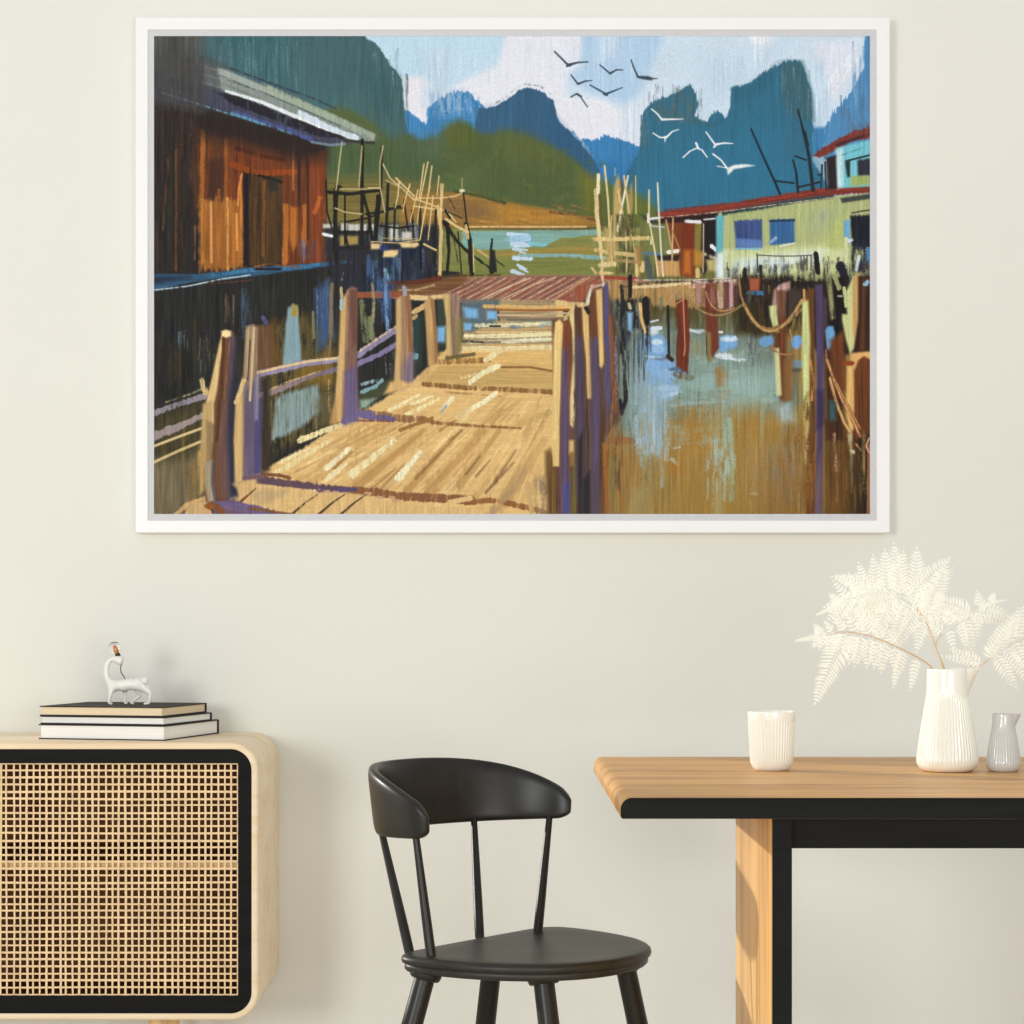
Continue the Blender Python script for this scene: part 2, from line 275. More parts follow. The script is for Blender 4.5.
    # ledge
    P([(154, 274), (200, 274), (245, 268), (300, 264), (354, 260), (352, 263), (300, 270), (244, 277), (200, 281), (154, 292)], (54, 92, 124), rag=1, edge='h', var=.1, streak='h')
    P([(154, 276), (190, 277), (154, 286)], (38, 44, 60), soft=3)
    L([(210, 276), (250, 270), (300, 267), (345, 261)], 3.5, (62, 124, 168), dry=.1); L([(154, 290), (188, 286), (222, 279), (250, 275)], 1.4, (178, 200, 214), dry=-.2)
    L([(254, 267), (268, 264), (300, 267)], 2, (150, 90, 52), dry=.1); L([(256, 269), (280, 269)], 2.6, (40, 36, 40))
    L([(210, 284), (240, 281), (252, 280)], 1.6, (100, 60, 56), dry=.1)
    # ---- left scaffold
    P([(324, 224), (442, 224), (440, 272), (350, 296), (324, 262)], (46, 48, 58), rag=2, soft=3, var=.1, dry=-.35)
    P([(372, 226), (420, 222), (418, 240), (372, 242)], (120, 132, 140), dry=.1)
    for x, y, w, h in ((323, 224, 12, 4), (341, 223, 6, 9), (348, 224, 12, 8), (362, 224, 5, 8), (370, 224, 4, 16), (390, 226, 8, 14), (402, 232, 10, 8)):
        P([(x, y), (x + w, y), (x + w, y + h), (x, y + h)], (214, 212, 200), soft=.9, op=.9)
    L([(323, 234), (332, 236)], 3, (226, 232, 236))
    P([(340, 236), (358, 236), (358, 244), (340, 246)], (168, 142, 78), soft=1)
    P([(370, 252), (425, 246), (425, 300), (365, 300)], (42, 50, 72), soft=3, var=.15)
    S(366, 425, 250, 300, [(60, 90, 140), (86, 126, 166), (36, 36, 44), (60, 70, 60), (104, 116, 130)], 50, w=(1.5, 4), L=(14, 40))
    DK = (38, 38, 36); CR = (226, 196, 134); C2 = (184, 158, 104)
    LL = L
    def L(pts, w, col, w2=None, **k): LL(pts, w * .74, col, w2=None if w2 is None else w2 * .74, **k)
    L([(341, 188), (337, 186), (334, 250)], 5, DK); L([(335, 190), (336, 262)], 5, DK); L([(345, 194), (345, 244)], 2.6, DK); L([(326, 180), (327, 212), (332, 228)], 2.4, DK)
    L([(328, 192), (350, 194), (380, 190)], 4.5, DK); L([(345, 222), (368, 218), (378, 214)], 2.6, DK); L([(336, 232), (372, 232)], 4.2, DK); L([(336, 248), (372, 248)], 5, (44, 42, 44)); L([(345, 232), (348, 246)], 3, DK)
    L([(363, 140), (362, 186), (362, 244)], 4.6, DK); L([(362, 190), (369, 216), (372, 240)], 4.4, DK); L([(382, 148), (381, 190), (376, 240)], 3.6, DK); L([(388, 184), (386, 240)], 4.4, DK); L([(378, 196), (374, 246)], 4.5, DK)
    L([(366, 214), (382, 212), (400, 206)], 3, DK); L([(395, 205), (394, 240)], 2.8, DK); L([(380, 226), (398, 228), (414, 226)], 2.6, DK); L([(404, 200), (408, 230)], 2.4, DK); L([(412, 210), (414, 246)], 2.6, DK); L([(420, 200), (421, 270)], 3.2, DK)
    L([(389, 208), (404, 208)], 2, DK)
    L([(342, 142), (340, 158), (337, 184), (336, 190)], 2, (186, 172, 122)); L([(362, 146), (361, 160), (359, 186)], 2.2, (176, 164, 114)); L([(383, 146), (380, 164), (380, 186), (385, 212)], 2, (186, 172, 122)); L([(340, 189), (366, 189)], 2, (190, 172, 118)); L([(368, 188), (380, 188)], 2.4, (206, 186, 132))
    L([(335, 208), (345, 212), (362, 214)], 1.8, (206, 182, 130)); L([(383, 164), (390, 178), (404, 190), (414, 200)], 1.6, CR)
    L([(386, 180), (398, 186)], 2, C2); L([(396, 178), (402, 184), (414, 196)], 2.4, CR)
    for a in (((399, 182), (398, 196), (395, 208)), ((410, 184), (405, 200), (403, 212)), ((418, 190), (413, 210), (410, 222)), ((428, 162), (421, 196), (417, 224)), ((432, 166), (428, 196), (420, 240)), ((424, 164), (419, 200)), ((439, 176), (437, 196)), ((430, 186), (424, 214), (420, 240)), ((433, 196), (428, 240)), ((443, 184), (441, 220)), ((441, 184), (441, 240), (440, 282))):
        L(list(a), 2, CR, w2=1.4)
    L([(412, 198), (430, 204), (448, 212), (456, 222)], 2, CR); L([(414, 206), (440, 210)], 2.2, CR); L([(416, 198), (440, 198), (456, 196), (463, 192)], 1.8, CR)
    L([(438, 206), (441, 230), (440, 276)], 4.5, (214, 186, 122)); L([(447, 222), (449, 250), (447, 276)], 4.5, DK); L([(436, 210), (434, 262)], 3, DK)
    L([(444, 222), (456, 240), (468, 252), (490, 268)], 5, DK, w2=2.6); L([(445, 210), (450, 218)], 3, DK); L([(463, 190), (465, 206), (467, 226)], 2, DK); L([(466, 224), (470, 240), (472, 274)], 6, DK, w2=7)
    L([(466, 226), (468, 238)], 4, (206, 176, 116)); L([(473, 244), (474, 272)], 1.6, CR); L([(458, 232), (462, 278)], 1.8, DK); L([(453, 234), (458, 262)], 2, (70, 60, 50), dry=.1)
    L([(446, 219), (456, 226), (468, 232)], 3.5, (222, 196, 134)); L([(478, 250), (490, 258), (500, 262)], 3.2, (196, 170, 108), w2=1.6)
    L([(492, 239), (491, 250), (492, 272)], 2.4, DK, w2=6); P([(490, 250), (495, 250), (497, 272), (489, 272)], (44, 46, 44)); L([(496, 260), (504, 266)], 1.6, DK)
    L([(462, 178), (462, 190)], .9, CR); L([(460.5, 190.6), (463.5, 190.6)], 3.6, (232, 226, 180))
    L([(448, 196), (456, 211)], 1.4, DK, dry=.2); L([(448, 212), (462, 218)], 1.4, DK)
    P([(371, 243), (382, 244), (380, 249), (371, 249)], (232, 200, 140), soft=.9); P([(399, 242.5), (418, 242.5), (419, 245), (415, 247.5), (402, 247.5)], (240, 208, 144), soft=.9); P([(384, 250), (398, 250), (398, 254), (394, 257), (383, 257)], (240, 208, 144), soft=.9)
    L([(371, 241.5), (398, 243), (420, 240)], 1.5, (210, 184, 128)); L([(381, 238), (420, 239)], 1.2, (190, 166, 116)); L([(424, 244), (436, 250)], 2.6, CR)
    P([(380, 245), (388, 245), (388, 250), (380, 251)], (50, 60, 120), soft=1)
    L([(344, 270), (342, 280)], 1.4, (200, 200, 200), dry=.3); L([(385, 270), (388, 282)], 5, (110, 160, 190), dry=.1)
    L = LL
    # ---- far deck
    P([(356, 292), (400, 290), (440, 284), (470, 277), (520, 275), (600, 275), (652, 277), (650, 282), (604, 288), (592, 298), (566, 310), (500, 306), (440, 300), (400, 300)], (150, 106, 88), rag=1, edge='h', var=.08, streak='h')
    P([(400, 284), (450, 276), (470, 274), (460, 290), (420, 296), (390, 292)], (120, 84, 52), soft=2, var=.12, streak='h')
    for k in range(46):
        x = 446 + k * 3.3; c = [(184, 140, 116), (112, 74, 66), (150, 98, 80), (208, 170, 140), (128, 84, 70), (164, 92, 70)][k % 6]
        L([(x - 14 + 6, 300 - abs(k - 23) * .12), (x + 14, 287), (x + 30, 278)], 2, c, w2=1.4, dry=.05)
    P([(560, 300), (578, 284), (600, 278), (600, 290), (584, 302), (570, 304)], (158, 84, 60), soft=2, dry=-.2)
    L([(476, 302), (500, 290), (530, 278)], 1.6, (214, 182, 150)); L([(500, 300), (530, 286), (556, 277)], 1.4, (206, 170, 140)); L([(552, 300), (575, 286), (590, 277)], 1.6, (206, 150, 110))
    L([(600, 277), (634, 279)], 3.4, (160, 66, 48)); L([(450, 276), (500, 275)], 1.5, (80, 56, 40), dry=.1)
    L([(357, 295), (380, 295.5), (402, 294)], 5.5, (156, 84, 56)); L([(386, 283), (420, 282), (440, 278)], 4.5, (104, 52, 38), dry=-.1)
    L([(410, 297), (426, 298)], 5, (230, 196, 138)); L([(432, 297), (446, 296)], 4, (222, 190, 130))
    L([(400, 290), (416, 290), (434, 285)], 2.4, (180, 148, 110), dry=.1)
    # water behind the planks
    P([(462, 300), (506, 302), (500, 324), (472, 332), (462, 332)], (78, 90, 90), soft=2, var=.12)
    P([(463, 307), (478, 309), (478, 318), (470, 320), (463, 316)], (120, 178, 226), soft=1.2); P([(464, 324), (474, 324), (472, 331), (464, 330)], (124, 180, 226), soft=1); P([(487, 311), (497, 311), (497, 320), (487, 320)], (122, 180, 228), soft=1)
    P([(437, 300), (446, 300), (446, 345), (437, 350)], (60, 70, 60), soft=2); P([(437, 327), (446, 326), (445, 342), (437, 342)], (120, 178, 226), soft=1.5)
    L([(497, 302), (530, 304), (560, 303)], 4, (70, 66, 46), dry=.0)
    # ---- house on the right and its annex
    P([(640, 218), (724, 212), (724, 280), (640, 280)], (112, 110, 62), var=.1)
    P([(642, 222), (680, 220), (682, 262), (642, 262)], (118, 126, 70), soft=2)
    P([(667, 219), (682, 218), (694, 262), (694, 278), (680, 276)], (124, 66, 38), soft=1); P([(681, 220), (695, 218), (695, 276), (682, 274)], (126, 54, 34), soft=.8, var=.08); P([(684, 250), (691, 250), (691, 274), (683, 274)], (196, 112, 40), soft=2)
    P([(695, 222), (702, 222), (702, 270), (695, 272)], (136, 122, 60), soft=1); P([(702, 218), (717, 216), (717, 258), (704, 274), (700, 270)], (40, 34, 38), soft=1)
    P([(694, 250), (704, 252), (702, 268), (694, 264)], (196, 136, 52), soft=2); P([(640, 214), (656, 220), (664, 224), (650, 224)], (50, 56, 52), soft=1, op=.8)
    P([(660, 216), (720, 210), (720, 221), (690, 222), (660, 223)], (52, 38, 38), soft=1)
    L([(686, 221), (700, 222)], 3.2, (226, 228, 234)); L([(704, 219.5), (715, 218.5)], 1.6, (200, 210, 214)); L([(649, 219), (660, 217.5)], 2.4, (226, 226, 232)); L([(648, 221), (652, 226), (664, 227)], 1.6, (180, 190, 190)); L([(648, 214), (648, 222)], 2, (220, 220, 230))
    P([(656, 260), (679, 260), (680, 276), (658, 276)], (200, 154, 92), soft=1); P([(657, 255), (679, 255), (678, 261), (658, 260)], (50, 44, 40), soft=.8); L([(643, 253), (662, 254)], 3, (90, 118, 150)); L([(668, 252), (677, 251)], 4, (232, 226, 214)); L([(646, 258), (652, 280)], 6, (82, 96, 90), dry=0)
    P([(706, 260), (720, 258), (720, 272), (708, 270)], (190, 176, 112), soft=1.5); L([(712, 246), (716, 250)], 4, (236, 240, 240)); L([(704, 254), (716, 258), (720, 264)], 3, (196, 190, 150), dry=.1)
    P([(718, 213), (760, 208), (836, 196), (870, 192), (870, 282), (717, 280)], (176, 186, 126), var=.05)
    P([(716, 216), (724, 215), (723, 252), (716, 254)], (96, 180, 196), soft=1); P([(716, 254), (728, 250), (736, 260), (730, 278), (716, 278)], (218, 236, 240), soft=2)
    P([(724, 250), (800, 246), (850, 242), (850, 270), (724, 276)], (206, 216, 158), soft=3, var=.06); P([(736, 258), (800, 252), (826, 250), (820, 262), (740, 270)], (216, 228, 210), soft=3, dry=0)
    P([(730, 262), (772, 258), (790, 262), (786, 272), (732, 276)], (190, 214, 226), dry=.15)
    S(808, 840, 206, 236, [(150, 176, 150), (140, 150, 190), (184, 198, 110)], 30, w=(1.2, 2.6), L=(8, 22), op=.5); S(724, 840, 212, 222, [(140, 168, 110), (186, 198, 122)], 30, w=(1.2, 3), L=(5, 10), op=.5)
    P([(836, 218), (850, 216), (850, 246), (838, 250), (824, 246)], (184, 196, 118), soft=2)
    P([(734, 221), (744, 220), (762, 219), (762, 247), (736, 248)], (62, 84, 140), rag=.7, soft=.8, var=.12); P([(735, 238), (762, 240), (762, 247.5), (737, 249)], (92, 128, 190), dry=.0, soft=1)
    P([(769.5, 220), (794, 219), (795, 243), (782, 244), (770, 245)], (56, 104, 160), rag=.7, soft=.8, var=.1); L([(770, 221), (794, 220)], 2.5, (42, 66, 96), dry=0)
    L([(736, 248.5), (760, 249)], 1.6, (120, 190, 214)); L([(780, 246), (795, 243)], 1.4, (226, 236, 226)); L([(770, 242), (776, 238)], 3, (136, 170, 216))
    P([(850, 216), (870, 214), (870, 250), (852, 246)], (36, 40, 56), rag=1, soft=1, var=.15); P([(843.5, 221), (850, 219), (850, 244), (844, 242)], (108, 170, 214), soft=1); L([(848, 241), (851, 240)], 4, (210, 222, 230))
    P([(851, 246), (868, 240), (868, 272), (852, 270)], (44, 46, 58), rag=2, soft=1.5, var=.2, dry=-.3); L([(868, 248), (868, 262)], 3.4, (70, 140, 200)); L([(859, 256), (856, 270)], 3.6, (206, 220, 230)); L([(846, 238), (846, 268)], 3.5, (214, 222, 170))
    L([(852, 213), (862, 211), (870, 210)], 1.3, (52, 56, 52)); P([(840, 198), (870, 192), (870, 197), (842, 203)], (66, 72, 70), soft=.8)
    # eave and red roof
    P([(722, 210), (780, 202), (834, 194), (834, 198), (800, 202), (780, 206), (750, 211), (722, 215)], (46, 70, 70), rag=.6, soft=.8)
    P([(655, 213), (690, 207), (730, 203), (770, 196), (820, 188), (870, 180), (870, 192), (820, 196), (770, 203), (724, 211), (690, 215), (662, 218)], (134, 56, 46), rag=.6, soft=.7, var=.1, streak='h')
    L([(660, 217.5), (700, 214), (730, 210.5), (780, 204), (836, 197)], 1.2, (196, 170, 150), dry=.1); L([(720, 207), (780, 198), (830, 190)], 1.2, (170, 70, 58), dry=.2); L([(664, 210), (700, 207), (726, 203)], 2, (110, 64, 66), dry=.2)
    P([(812, 155), (820, 149), (838, 139), (856, 130), (870, 124), (870, 136), (850, 142), (832, 152), (820, 158)], (128, 58, 50), rag=.8, soft=.8, var=.1); L([(836, 145), (870, 134)], 3, (76, 48, 50), dry=-.1); S(846, 870, 122, 136, [(96, 60, 66), (110, 90, 110)], 12, w=(1, 2.4), L=(5, 10), op=.6)
    P([(836, 148), (870, 137), (870, 186), (840, 188)], (112, 198, 214), soft=.8, var=.06); P([(836, 150), (843, 148), (843, 186), (837, 189)], (196, 230, 236), soft=1.5)
    P([(845, 162), (850, 161), (850, 177), (847, 177)], (46, 46, 52), soft=.8); P([(857, 160), (870, 157), (870, 176), (858, 176)], (52, 54, 66), rag=.6, soft=1); L([(846, 161), (858, 158), (870, 155)], 1.8, (42, 44, 48)); P([(851, 176), (870, 175), (870, 184), (850, 186)], (162, 178, 104), soft=1.2); L([(842, 155), (850, 152), (862, 148)], 1.5, (66, 130, 140), dry=.4)
    P([(826, 158), (836, 155), (837, 189), (828, 190)], (50, 42, 46), soft=1); L([(822, 165), (821, 188)], 2, (50, 60, 70)); L([(825, 162), (826, 190)], 1.6, (48, 46, 50)); L([(818, 175), (822, 174)], 1.4, DK)
    # mast lines
    L([(751, 129), (762, 154), (774, 180), (780, 194)], 1.8, (34, 50, 60), w2=2.6); L([(798, 110), (803, 130), (809, 156), (813, 190)], 1.8, (38, 50, 58), w2=4.2); L([(793, 160), (796, 172), (798, 192)], 2, (36, 46, 54), w2=2.6); L([(776, 181), (794, 183)], 2, (38, 50, 60)); L([(799, 187), (812, 184), (820, 182)], 2, (40, 48, 54)); L([(795, 156), (806, 160)], 1.8, (38, 50, 58)); L([(805, 132), (808, 146)], 2.4, (40, 50, 56))
    # clutter on the quay
    P([(726, 268), (780, 266), (812, 258), (850, 264), (870, 258), (870, 300), (726, 300)], (50, 46, 50), rag=1.6, dry=.25, op=.7, soft=1.5, var=.15)
    S(722, 745, 262, 284, [(226, 230, 224), (60, 56, 60), (150, 120, 90)], 22, w=(.8, 1.6), L=(6, 14)); S(740, 850, 256, 276, [(214, 224, 200), (66, 60, 60), (40, 40, 46), (176, 190, 120)], 44, w=(.8, 1.8), L=(7, 16))
    for x in (801, 804, 807, 811): L([(x, 256), (x, 270)], 1, (60, 60, 52))
    L([(816, 254), (818, 272)], 5.5, (34, 34, 40)); L([(757, 254), (758, 272)], 1.2, (44, 44, 48)); L([(758, 255), (775, 256), (796, 256), (812, 255)], 1, (70, 74, 60)); L([(744, 270), (745, 284)], 5, (48, 40, 42)); L([(761, 266), (761, 280)], 3.6, (50, 44, 42)); L([(780, 262), (780, 282)], 1.4, (222, 228, 220)); L([(765, 263), (795, 263)], 1, (220, 226, 226)); L([(840, 266), (846, 284)], 9, (40, 42, 52)); L([(832, 268), (836, 284)], 2, (196, 204, 130))
    # ---- water on the right
    P([(600, 288), (740, 284), (870, 290), (870, 514), (590, 514)], (150, 124, 66), var=.08)
    P([(600, 296), (690, 294), (760, 292), (780, 330), (800, 400), (780, 420), (700, 418), (640, 440), (600, 420)], (110, 126, 112), soft=6, var=.08)
    P([(640, 300), (726, 296), (800, 300), (800, 334), (720, 336), (640, 322)], (88, 78, 44), soft=4, var=.12, dry=-.3)
    P([(690, 335), (740, 345), (778, 370), (778, 400), (720, 412), (660, 404), (660, 370)], (136, 168, 160), soft=6, var=.06, dry=-.3)
    P([(726, 372), (772, 366), (778, 400), (730, 404)], (146, 184, 182), soft=3, op=.8)
    P([(624, 340), (650, 330), (660, 430), (640, 460), (626, 450)], (138, 166, 172), soft=5, dry=-.1, var=.06)
    P([(645, 396), (664, 392), (662, 450), (644, 452)], (160, 194, 216), soft=3, dry=-.2); P([(658, 440), (666, 440), (664, 488), (660, 488)], (172, 198, 214), soft=1.2)
    P([(660, 420), (700, 408), (760, 400), (780, 420), (780, 470), (700, 480), (662, 470)], (168, 128, 58), soft=8, var=.07, op=.85)
    P([(612, 440), (640, 452), (640, 514), (604, 514)], (160, 128, 66), soft=6, var=.08); P([(680, 470), (728, 470), (752, 500), (740, 514), (670, 514)], (164, 126, 50), soft=8, op=.8); P([(628, 488), (650, 485), (650, 514), (630, 514)], (164, 144, 92), soft=5)
    P([(700, 420), (726, 415), (734, 440), (734, 500), (728, 500), (722, 450), (706, 430)], (150, 180, 160), soft=3, dry=-.1, op=.85)
    P([(704, 448), (728, 448), (724, 480), (706, 470)], (168, 192, 194), soft=3, dry=.1); P([(712, 480), (724, 478), (722, 514), (714, 514)], (166, 172, 130), soft=3, op=.8); L([(730, 420), (733, 460), (731, 500)], 6, (150, 190, 170), w2=4, dry=0)
    P([(742, 444), (798, 440), (796, 470), (774, 500), (760, 490), (746, 470)], (146, 134, 104), soft=5, dry=.1, op=.9, var=.12); P([(756, 466), (790, 458), (784, 500), (764, 506)], (136, 114, 86), soft=5, dry=.15)
    P([(776, 406), (790, 402), (793, 420), (780, 424)], (176, 206, 224), soft=4); L([(783, 424), (785, 450)], 4, (156, 160, 130), dry=.2, w2=7); L([(764, 400), (761, 446)], 5, (158, 160, 122), w2=4, dry=-.1); L([(740, 406), (738, 430)], 3, (168, 156, 92), dry=.1)
    P([(776, 440), (806, 420), (806, 514), (756, 514)], (136, 92, 42), soft=8, op=.7, var=.1)
    S(606, 800, 430, 512, [(176, 142, 74), (140, 106, 52), (184, 150, 70), (156, 140, 96), (168, 116, 46)], 130, w=(1.5, 4), L=(18, 55), op=.5); S(612, 800, 300, 420, [(120, 140, 130), (100, 110, 96), (150, 170, 160)], 90, w=(1.5, 3.5), L=(10, 34), op=.4)
    D(640, 700, 398, 450, [(170, 196, 206), (176, 132, 60), (150, 170, 160)], 26, w=(2, 5), L=(8, 26), slope=(-.1, .05), op=.7)
    L([(664, 407), (690, 403), (726, 400)], 3, (166, 188, 190), dry=.1); L([(696, 430), (724, 427), (730, 430)], 5, (156, 184, 178), dry=.1); L([(672, 459), (677, 465)], 4, (206, 218, 226), w2=2); L([(674, 448), (680, 447)], 2.4, (190, 200, 196)); P([(672, 464), (682, 466), (676, 476), (670, 474)], (182, 118, 36), soft=2); L([(750, 493), (756, 494)], 3, (176, 170, 140))
    L([(608, 441), (632, 441)], 7, (160, 84, 40), dry=-.2)
    # broad soft washes over the water
    P([(604, 336), (640, 322), (720, 330), (785, 350), (785, 402), (720, 414), (660, 420), (640, 450), (618, 440)], (128, 146, 136), soft=14, var=.05, op=.42)
    P([(640, 440), (700, 425), (790, 425), (800, 514), (640, 514)], (164, 130, 68), soft=16, var=.05, op=.5)
    P([(690, 382), (736, 372), (776, 372), (776, 402), (724, 410)], (150, 180, 172), soft=9, var=.05, op=.6)
    P([(640, 372), (668, 376), (664, 430), (655, 452), (642, 440)], (158, 188, 204), soft=7, var=.05, op=.75)
    for x, y, w, h, c, o in ((690, 340, 22, 14, (150, 120, 62), .6), (716, 372, 12, 22, (164, 118, 58), .7), (680, 408, 40, 26, (172, 130, 58), .7), (740, 420, 40, 30, (168, 132, 62), .6), (690, 430, 30, 24, (176, 136, 62), .6), (640, 402, 10, 34, (150, 180, 200), .5), (668, 428, 18, 8, (160, 178, 170), .5), (636, 446, 22, 8, (160, 190, 200), .6), (640, 458, 12, 34, (150, 150, 120), .6), (770, 446, 30, 30, (146, 134, 110), .5), (772, 470, 24, 34, (130, 108, 80), .5), (716, 450, 16, 22, (172, 194, 194), .6), (700, 436, 26, 6, (150, 176, 160), .6), (724, 420, 8, 60, (150, 182, 160), .5), (706, 404, 24, 12, (146, 172, 160), .5)):
        P([(x, y), (x + w, y - 2), (x + w + 2, y + h), (x + 1, y + h + 2)], c, soft=3, rag=2, dry=.1, op=o)
    # sky glints
    BL = (128, 178, 222)
    P([(646, 336), (660, 332), (668, 350), (668, 358), (650, 358), (645, 350)], (126, 170, 216), soft=2, dry=-.4); P([(646, 356), (670, 358), (676, 366), (684, 372), (676, 376), (670, 388), (660, 380), (646, 372)], (132, 176, 222), soft=1.5, dry=-.5); P([(652, 388), (680, 384), (682, 392), (668, 400), (656, 402)], (146, 182, 214), soft=2, dry=-.2)
    L([(650, 330), (660, 328)], 5, (214, 228, 240)); L([(653, 343), (660, 344)], 6, (190, 216, 240)); L([(646, 356), (656, 357), (668, 360)], 2, (208, 224, 238)); L([(650, 322), (658, 320)], 2, (190, 206, 214)); L([(672, 374), (684, 371)], 2.6, (60, 84, 110)); L([(658, 366), (672, 372)], 3, (160, 200, 236)); L([(664, 396), (680, 392)], 3, (176, 204, 226), dry=.1)
    P([(716, 338), (726, 335), (736, 336), (736, 348), (722, 352), (717, 346)], BL, soft=1); L([(720, 341), (734, 337)], 3, (204, 226, 244)); L([(718, 356), (730, 358), (740, 361)], 5, (206, 224, 236), w2=2, dry=0); L([(736, 358), (746, 360)], 2, (190, 208, 216), dry=.1); L([(690, 330), (698, 332)], 3, (206, 220, 228)); L([(719, 332), (722, 332)], 2.4, (214, 224, 226))
    P([(760, 338), (770, 336), (774, 342), (766, 347), (760, 345)], (110, 160, 206), soft=1.2); P([(792, 338), (800, 336), (802, 346), (796, 349), (792, 345)], (112, 166, 220), soft=1); L([(790, 362), (800, 364)], 6, (130, 164, 190), dry=.2); S(745, 760, 334, 372, [(60, 64, 70), (140, 156, 166), (90, 100, 110), (170, 180, 160)], 24, w=(.8, 2), L=(8, 22))
    D(612, 690, 316, 400, [(150, 190, 224), (116, 150, 170)], 20, w=(1.5, 3), L=(5, 16), slope=(-.1, .1), op=.6)
    def ell(x, y, a, b, c, op=1., soft=.8): P([(x + a * math.cos(q * .5236), y + b * math.sin(q * .5236)) for q in range(12)], c, soft=soft, op=op, rag=.5)
    for q in ((656, 346, 12, 11, (118, 166, 216), .9), (657, 342, 6, 3, (196, 218, 240), 1), (658, 349, 7, 4, (150, 192, 232), .8), (653, 332, 6, 3, (206, 222, 234), .9), (662, 364, 15, 6, (126, 172, 222), .9), (668, 374, 13, 4, (140, 182, 224), .8), (654, 380, 8, 6, (128, 170, 210), .8), (668, 388, 11, 3.5, (160, 194, 224), .8), (662, 396, 8, 3, (146, 182, 208), .8), (677, 369, 9, 2, (70, 96, 124), .8), (664, 358.5, 10, 1.6, (80, 90, 110), .6),
              (727, 343, 11, 8, (112, 166, 222), .9), (729, 339, 9, 2.4, (206, 226, 244), 1), (724, 356, 9, 3, (208, 224, 236), .9), (767, 341, 8, 5, (106, 158, 210), .9), (797, 342, 6, 7, (108, 164, 222), .9), (796, 364, 8, 4, (110, 140, 164), .7), (795, 370, 7, 2, (70, 74, 80), .7), (700, 331, 5, 2, (196, 212, 224), .8), (640, 350, 4, 14, (120, 156, 196), .6), (712, 384, 26, 8, (148, 182, 178), .5), (752, 386, 22, 10, (150, 184, 178), .5), (640, 380, 8, 22, (140, 168, 186), .5)):
        ell(*q[:4], q[4], q[5])
    S(636, 668, 392, 466, [(150, 182, 200), (166, 194, 212), (134, 164, 180)], 34, w=(2, 5), L=(18, 50), op=.7); S(708, 732, 430, 510, [(160, 186, 180), (150, 176, 160), (176, 196, 198)], 16, w=(2, 4), L=(18, 50), op=.6)
    S(636, 800, 398, 440, [(170, 130, 62), (150, 160, 140), (160, 122, 58)], 40, w=(2, 6), L=(10, 26), op=.5); D(690, 780, 340, 404, [(150, 178, 168), (128, 120, 76), (164, 186, 178), (120, 140, 134)], 44, w=(2, 5), L=(5, 16), slope=(-.15, .1), op=.5)
    # under-quay posts and timbers
    P([(604, 280), (640, 283), (700, 282), (744, 284), (744, 296), (700, 308), (660, 306), (606, 300)], (178, 140, 84), rag=1.6, soft=1.2, var=.12, dry=-.4); P([(690, 280), (748, 280), (748, 304), (700, 306)], (140, 104, 84), rag=1.5, soft=1.5, dry=-.2)
    L([(633, 287), (656, 286), (690, 283)], 3, (226, 200, 150), dry=.0); L([(634, 280), (690, 280), (730, 278)], 1.2, (220, 206, 190), dry=.05); L([(690, 284), (740, 282)], 1.2, (210, 190, 180), dry=.1); L([(690, 286), (704, 286)], 4, (222, 170, 150), dry=.1)
    P([(616, 300), (650, 298), (650, 306), (640, 330), (630, 330), (628, 360), (614, 350)], (42, 42, 44), rag=2, soft=1.5, dry=-.3, var=.15)
    S(612, 650, 296, 392, [(40, 40, 42), (60, 56, 54), (84, 100, 110)], 40, w=(1.2, 3), L=(20, 60), op=.8); P([(627, 312), (633, 312), (632, 332), (628, 330)], (132, 176, 214), soft=1.2); L([(629, 304), (630, 308)], 3, (180, 170, 130))
    L([(622, 286), (623, 340), (626, 400), (622, 412)], 4, (44, 42, 44), dry=-.1); L([(630, 276), (630, 296)], 4, (40, 38, 40)); L([(645, 300), (646, 322)], 7, (38, 36, 38)); L([(640, 304), (641, 316), (645, 332)], 4, (230, 182, 110), w2=2.6)
    L([(668, 306), (669, 358)], 2.6, (40, 42, 46), dry=.0); L([(668, 356), (672, 360)], 4, (60, 40, 38)); L([(643, 330), (644, 380)], 1.6, (60, 76, 96), dry=.1)
    P([(676, 300), (688, 298), (690, 340), (688, 374), (676, 366), (677, 330)], (110, 52, 38), rag=.8, soft=.8, var=.1); L([(683, 294), (684, 320), (685, 348), (684, 355)], 1.4, (206, 130, 90)); L([(676, 374), (690, 378)], 6, (104, 84, 56), dry=.2)
    P([(705, 284), (716, 282), (717, 310), (719, 348), (712, 358), (707, 346), (706, 320)], (116, 58, 44), rag=.8, soft=.8, var=.1); P([(707, 332), (711, 332), (711, 362), (707, 360)], (140, 116, 66), soft=1); L([(706, 335), (707, 356)], 1, (50, 60, 50)); P([(716, 368), (722, 366), (723, 386), (717, 386)], (164, 116, 56), soft=2, op=.8)
    for x, y0, y1, c in ((698, 284, 300, (176, 130, 120)), (720, 282, 306, (190, 158, 132)), (730, 284, 306, (196, 150, 150)), (726, 284, 306, (110, 70, 66)), (712, 284, 304, (150, 96, 84)), (736, 288, 302, (90, 60, 60))): L([(x, y0), (x + .5, y1)], 5.5, c, dry=-.2)
    L([(690, 280), (700, 282), (740, 280)], 2.2, (206, 186, 180), dry=.15); L([(684, 282), (672, 296), (667, 304)], 1.4, (190, 150, 110)); L([(688, 296), (676, 304)], 1.2, (180, 140, 100))
    P([(738, 276), (800, 276), (812, 280), (870, 276), (870, 360), (810, 350), (800, 320), (770, 334), (748, 330), (738, 300)], (46, 38, 36), rag=2, soft=2, var=.15, dry=-.5)
    P([(736, 306), (756, 300), (772, 326), (760, 336), (738, 332)], (58, 52, 34), soft=3, var=.15); S(738, 800, 280, 334, [(66, 52, 44), (36, 32, 36), (54, 50, 36), (90, 60, 44)], 40, w=(1.5, 3.5), L=(12, 34))
